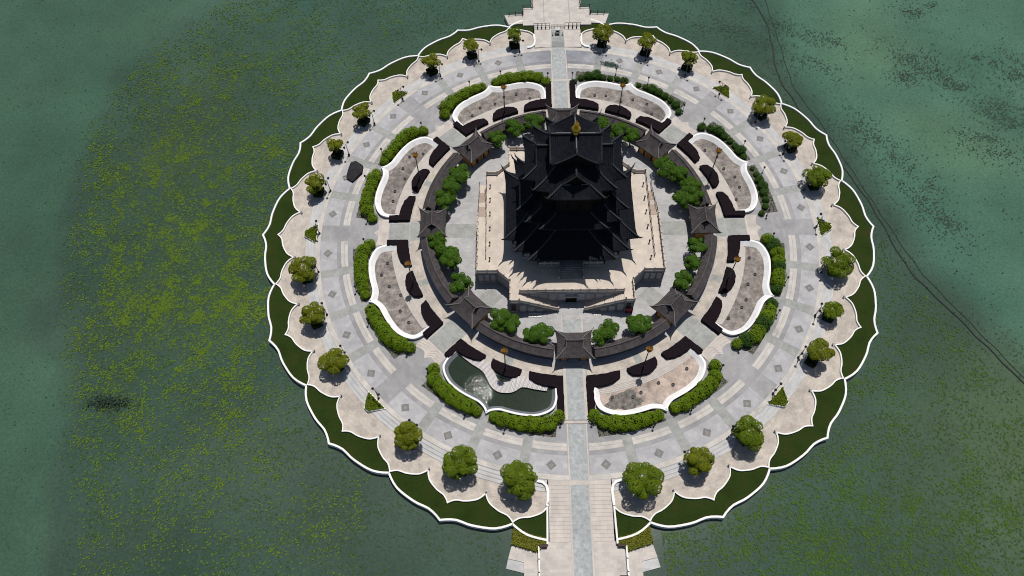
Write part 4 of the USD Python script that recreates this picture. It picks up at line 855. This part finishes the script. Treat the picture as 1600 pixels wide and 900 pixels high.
for a in [0, 45, 90, 135, 180, 225, 270, 315]:
    lb = f'curved stretch of grey tiled gallery roof, {gname[a]}'
    if gal0 is None:
        G = gal0 = thing('gallery', lb, 'gallery', 'curved roofed galleries between the gate halls', (0, 0, PZ), 0)
        def curve(r, z): return z3(P(r, aa), z)
        ro, rm, ri, zr, ze = 28.55, 27.35, 26.15, 3.35, 2.45
        so = [curve(rm, zr)] + [curve(rm + (ro - rm) * q, zr - (zr - ze) * (1.25 * q - 0.25 * q * q)) for q in (0.33, 0.66, 1)]; si = [curve(rm, zr)] + [curve(rm + (ri - rm) * q, zr - (zr - ze) * (1.25 * q - 0.25 * q * q)) for q in (0.33, 0.66, 1)]
        R = obj('roof', cat(strip(*so, curve(ro, ze - 0.14), curve(rm, zr - 0.3)), strip(*[x_[::-1] for x_ in si], curve(ri, ze - 0.14)[::-1], curve(rm, zr - 0.3)[::-1])), 'tile_grey', G, smooth=30)
        out = []
        for s in np.arange(ga + 0.4, 45 - ga, 0.62):
            for r1 in (ro, ri):
                q = np.linspace(0, 1, 4); rr_ = rm + (r1 - rm) * q; z_ = zr - (zr - ze) * (1.25 * q - 0.25 * q * q); dp = P(1, s + 90)
                p = z3(P(rr_, np.full(4, s)), z_); dd = np.array([*dp * 0.06, 0]); out.append(strip(p - dd, p + [0, 0, 0.08], p + dd))
        obj('tile_rows', cat(*out), 'tile_grey_rib', R, kind='stuff')
        obj('ridge', tube(curve(rm, zr + 0.05), 0.1, 6), 'tile_grey_rib', R)
        obj('wall', cat(strip(curve(27.9, 0), curve(27.9, 2.7)), strip(curve(27.75, 2.7), curve(27.75, 0))), 'gallery_wall', G)
        for s in np.linspace(ga + 0.6, 45 - ga - 0.6, 9): obj('column', tube([(*P(26.5, s), 0), (*P(26.5, s), 2.75)], 0.1, 7), 'red_wood', G)
        for s in np.linspace(ga + 3, 45 - ga - 3, 5): obj('wall_window', bx((*P(27.92, s), 1.6), (1.5, 0.08, 0.9), -math.radians(s)), 'lattice', G)
    else: dup(gal0, 'gallery', lb, (0, 0, PZ), -math.radians(a))

# ---------------------------------------------------------------- plaza lamps and small things
dl0 = None
ks = [k for k in range(1, 32) if k != 16]
rl = ranks([k * SEG for k in ks])
for k in ks:
    c = P(48.75, k * SEG + (0.9 if k % 4 else 0)); lb = f'black twin-headed plaza lamp, {rl[k * SEG]}'
    if dl0 is None:
        dl0 = thing('twin_lamp', lb, 'street lamp', 'twin-headed lamps around the plaza', (*c, 0), -math.radians(k * SEG))
        obj('pole', cat(tube([(0, 0, 0), (0, 0, 3.6)], [0.08, 0.055], 7), lathe([(0, 0), (0.22, 0), (0.22, 0.3), (0.1, 0.45), (0, 0.45)], n=8)), 'black_metal', dl0)
        obj('arm', tube([(-0.75, 0, 3.35), (-0.4, 0, 3.55), (0, 0, 3.45), (0.4, 0, 3.55), (0.75, 0, 3.35)], 0.045, 5), 'black_metal', dl0)
        for s in (-1, 1):
            Hd = obj('lamp_head', lathe([(0, 3.62), (0.12, 3.55), (0.26, 3.38), (0.24, 3.3), (0, 3.3)], (s * 0.78, 0, 0), 8), 'black_metal', dl0); obj('lamp_shade', lathe([(0.0, 2.95), (0.14, 3.0), (0.18, 3.29), (0.0, 3.29)], (s * 0.78, 0, 0), 8), 'lamp_glass', dl0)
    else: dup(dl0, 'twin_lamp', lb, (*c, 0), -math.radians(k * SEG))
b0 = None
bl = [(m + f_, r_, m, f_) for m in BEDS for f_, r_ in ((-18.6, 39.6), (-5.5, 42.35), (4.5, 42.35), (18.6, 39.6))]
for an, r_, m, f_ in bl:
    c = P(r_, an); lb = f'{("first", "second", "third", "fourth")[(-18.6, -5.5, 4.5, 18.6).index(f_)]} black garden lamp, clockwise, around the basin {bed_words[m]}'
    if b0 is None:
        b0 = thing('garden_lamp', lb, 'lamp', 'short garden lamps around the basins', (*c, 0)); obj('post', tube([(0, 0, 0), (0, 0, 1.9)], 0.06, 6), 'black_metal', b0); obj('head', lathe([(0, 2.35), (0.2, 2.2), (0.22, 1.95), (0.12, 1.85), (0, 1.85)], n=8), 'black_metal', b0); obj('foot', lathe([(0, 0), (0.16, 0), (0.16, 0.2), (0, 0.3)], n=8), 'black_metal', b0)
    else: dup(b0, 'garden_lamp', lb, (*c, 0))
# tarpaulin heap with its white ring
pl = Polygon([(-44.1, 17.1), (-43.1, 17.5), (-41.5, 16.2), (-41.5, 14.5), (-43.3, 12.2), (-44.7, 13.2)])
mm = man(pl.buffer(-0.3).buffer(0.3), 0.0, 0.55).refine_to_length(0.3).to_mesh(); v = np.array(mm.vert_properties[:, :3]); f = np.array(mm.tri_verts)
cc = np.array(pl.centroid.coords[0]); dd = np.hypot(*(v[:, :2] - cc).T); hi = v[:, 2] > 0.3
v[hi, 2] = 0.25 + 0.75 * np.clip(1 - dd[hi] / 2.9, 0, 1) ** 0.7 + 0.07 * np.asarray(meshkit.noise(v[hi] * 1.8, 4))
t = thing('tarp_heap', 'charcoal tarpaulin draped over a low heap on the left of the plaza', 'tarpaulin')
obj('tarp', (v, f), 'tarp', t, smooth=50); obj('fold_strip', tube([(-44.2, 14.5, 0.62), (-43.7, 15.7, 0.86), (-43.0, 16.8, 0.55)], 0.05, 5), 'gallery_wall', t)
t = thing('hoop', 'small pale hoop lying beside the charcoal tarpaulin', 'hoop')
an = np.linspace(0, 2 * np.pi, 20); obj('ring', tube([(-45.1 + 0.42 * math.cos(q), 13.6 + 0.42 * math.sin(q), 0.08) for q in an], 0.06, 5), 'lamp_glass', t)
t = thing('red_board', 'dark red draped board leaning by the front right stair wall of the terrace', 'board')
obj('board', bx((10.6, -18.35, 1.1), (1.3, 0.12, 1.5)), 'red_cloth', t); obj('leg', bx((10.1, -18.5, 0.7), (0.08, 0.3, 0.8)), 'dark_wood', t); obj('leg', bx((11.1, -18.5, 0.7), (0.08, 0.3, 0.8)), 'dark_wood', t)
fp = None
for i, (x_, y_) in enumerate([(-7.8 + 0.3 * q, -18.5) for q in range(8)] + [(-7.8 + 0.3 * q, -19.1) for q in range(8)] + [(4.2 + 0.35 * q, -18.9) for q in range(4)]):
    lb = 'small white flower pot in a row below the front terrace wall'
    if fp is None:
        fp = thing('flower_pot', lb, 'flower pot', 'small white flower pots below the front terrace wall', (x_, y_, PZ)); obj('pot', lathe([(0, 0), (0.08, 0), (0.11, 0.2), (0.0, 0.2)], n=7), 'white_paint', fp)
    else: dup(fp, 'flower_pot', lb, (x_, y_, PZ))

# ---------------------------------------------------------------- lake plants and nets
r = np.random.default_rng(77)
def lilies(name, n, box_, dens, size, mat, label, seed, lift=0.03):
    r = np.random.default_rng(seed); x0, x1, y0, y1 = box_
    q = r.uniform((x0, y0), (x1, y1), (n, 2)); keep = r.random(n) < np.clip(dens(q[:, 0], q[:, 1]), 0, 1)
    from shapely import contains_xy
    isl = unary_union([outer_poly.buffer(0.8), sbox(-13, -95, 13, -50), sbox(-12.6, 50, 12.6, 95)])
    q = q[keep]; q = q[~contains_xy(isl, q[:, 0], q[:, 1])]
    k = len(q); s = r.uniform(0.6, 1.4, k) * size; a = r.uniform(0, 6.28, k)
    ang = np.arange(6) * np.pi / 3
    v = np.stack([q[:, None, 0] + s[:, None] * np.cos(ang + a[:, None]) * r.uniform(0.7, 1.1, (k, 6)), q[:, None, 1] + s[:, None] * np.sin(ang + a[:, None]) * r.uniform(0.7, 1.1, (k, 6)), WZ + lift + r.uniform(0, 0.10, (k, 1)) + r.uniform(-0.03, 0.05, (k, 6))], -1).reshape(-1, 3)
    b = np.arange(k)[:, None] * 6
    f = np.concatenate([b + np.array([[0, 1, 2]]), b + np.array([[0, 2, 3]]), b + np.array([[0, 3, 4]]), b + np.array([[0, 4, 5]])])
    o = obj(name, (v, f), mat); keys(o, label=label, category='water plants', kind='stuff'); return k
def g2(x, y, cx, cy, sx, sy): return np.exp(-((x - cx) / sx) ** 2 - ((y - cy) / sy) ** 2)
def d_left(x, y):
    edge = sm(-left_side(x, y), -2, 4); rad = np.hypot(x, y)
    cl = np.clip(nz(x, y, 0.13, 21) * 1.6 + 0.55, 0, 1.5) ; fine = np.clip(nz(x, y, 0.6, 22) * 2.4 + 0.3, 0, 1.6)
    core = 0.95 * g2(x, y, -80, 4, 24, 36) + 0.55 * g2(x, y, -76, -12, 14, 22) + 0.75 * g2(x, y, -62, -26, 5, 20) + 0.28 * g2(x, y, -80, 38, 18, 26) + 0.30 * g2(x, y, -60, 0, 10, 40) + 0.22 * g2(x, y, -50, -58, 40, 14)
    return edge * (core + 0.09) * (0.38 + 0.62 * cl) * (0.22 + 0.8 * fine) * 0.60
def d_right(x, y):
    edge = sm(-net_side(x, y), 0, 5); cl = np.clip(nz(x, y, 0.2, 31) * 1.5 + 0.5, 0, 1.2); fine = np.clip(nz(x, y, 0.5, 32) * 2.2 + 0.3, 0, 1.4)
    return np.maximum(edge * sm(-y, -20, 30), 0.5 * sm(-y, 30, 55) * sm(x, 0, 30)) * (0.15 + cl) * (0.3 + fine) * (0.25 + 0.6 * g2(x, y, 40, -58, 30, 22))
lilies('lotus_leaf_bed', 330000, (-110, -35, -75, 72), d_left, 0.135, 'leaf_lily', 'bright green floating lotus leaves spread over the left part of the lake', 1)
lilies('lotus_leaf_bed', 130000, (10, 92, -75, 30), d_right, 0.14, 'leaf_lily_green', 'scattered green lotus leaves in the lake at the lower right', 2)
lilies('sparse_lily_leaves', 16000, (-135, 0, -75, 80), lambda x, y: (0.10 + 0.10 * np.clip(nz(x, y, 0.1, 41) * 2, 0, 1)) + 0.3 * sm(np.hypot(x, y), 75, 60) * (np.clip(nz(x, y, 0.3, 42) * 2, 0, 1)), 0.15, 'leaf_lily_pale', 'small scattered floating leaves on the left and lower lake', 3)
WD = [(84, 40, 9, 3.5, -0.75), (79.5, 45.5, 4, 2.5, 0), (83, 61, 3.4, 2.2, 0), (88, 62, 2, 1.2, 0), (97, 27, 8, 4, -0.6), (93, 44, 3, 2.5, 0), (77, 40, 3, 2.5, 0), (55, 44, 7, 2.2, -0.4), (60, 52, 5, 2.0, -0.5), (66, 18, 4, 8, 0.6), (63, 26, 3, 5, 0.5), (48, 50, 5, 1.5, -0.3), (90, 20, 6, 3, -0.5), (100, 40, 4, 6, 0), (72, 8, 4, 6, .5), (40, 56, 7, 2.2, -0.3), (52, 56, 4, 2, 0), (75, 2, 3, 5, .4)]
def d_weed(x, y):
    o = 0 * x
    for cx, cy, sx, sy, an in WD:
        c, s = math.cos(an), math.sin(an); u, v = (x - cx) * c + (y - cy) * s, -(x - cx) * s + (y - cy) * c; o = np.maximum(o, np.exp(-(u / sx) ** 2 - (v / sy) ** 2))
    return o * 0.9 * (0.25 + np.clip(nz(x, y, 0.35, 51) * 2 + 0.45, 0, 1)) + 0.012 * sm(net_side(x, y), -4, 6) + 0.25 * np.exp(-(net_side(x, y) / 6) ** 2) * np.clip(nz(x, y, 0.3, 52) * 1.5 + .3, 0, 1)
lilies('dull_waterweed', 170000, (30, 125, -75, 90), d_weed, 0.15, 'leaf_weed', 'dull grey-green patches of waterweed on the right part of the lake', 4, 0.02)
lilies('submerged_lotus_leaves', 300000, (-110, 85, -75, 72), lambda x, y: 0.5 * sm(-left_side(x, y), -3, 6) * sm(-net_side(x, y), -2, 4) * (0.30 + 0.55 * g2(x, y, -75, 10, 34, 60) + 0.3 * g2(x, y, 25, -60, 45, 22)) * (0.25 + np.clip(nz(x, y, 0.25, 61) * 1.5 + 0.5, 0, 1.3)), 0.15, 'leaf_lily_deep', 'dull green half-sunken leaves between the bright ones, all around the island', 8, 0.01)
# withered clump in the left lily bed
q = r.normal(size=(900, 2)) * [2.0, 0.7] + [-82.5, -34.3]; rr_ = np.random.default_rng(3)
keys(obj('withered_plants', cards(z3(q, WZ + rr_.uniform(0.05, 0.9, len(q))), rr_.normal(size=(len(q), 3)) + [0, 0, 0.4], rr_.uniform(0.2, 0.5, len(q)), rr_, 0.4), 'leaf_weed'), label='dark withered plant clump standing in the lotus bed at the lower left', category='water plants', kind='stuff')
q = r.normal(size=(600, 2)) * [1.0, 0.34]; q = q @ np.array([[0.96, -0.28], [0.28, 0.96]]) + [11.4, 43.8]
keys(obj('leaf_litter', cards(z3(q, 0.03 + rr_.uniform(0, 0.05, len(q))), rr_.normal(size=(len(q), 3)) * 0.3 + [0, 0, 1], rr_.uniform(0.15, 0.4, len(q)), rr_, 0.5), 'leaf_weed'), label='dark patch of damp leaf litter on the plaza right of the top road', category='leaf litter', kind='stuff')
NET2 = np.array([(49.7, 65), (50.6, 52.3), (51.4, 38.6), (55.2, 27.6), (63.0, 2.8), (67.0, -9.1), (73.0, -20), (77.4, -27.6), (80.2, -32.5), (91, -50)])
for nm, ln, hh in (('outer', NET2, 0.09), ('inner', NET, 0.17)):
    t = thing('water_net', f'long dark {nm} net line curving through the lake on the right', 'net', 'net lines in the lake')
    p = resample(ln, 120); wig = np.stack([np.sin(np.arange(120) * 0.9) * 0.12, np.cos(np.arange(120) * 1.3) * 0.1], 1)
    obj('float_line', tube(z3(p + wig, WZ + 0.03), hh, 5), 'net', t)
    for i in range(0, 120, 6): obj('stake', tube([(*p[i], WZ - 1), (*p[i], WZ + 0.55)], 0.05, 5), 'net', t)
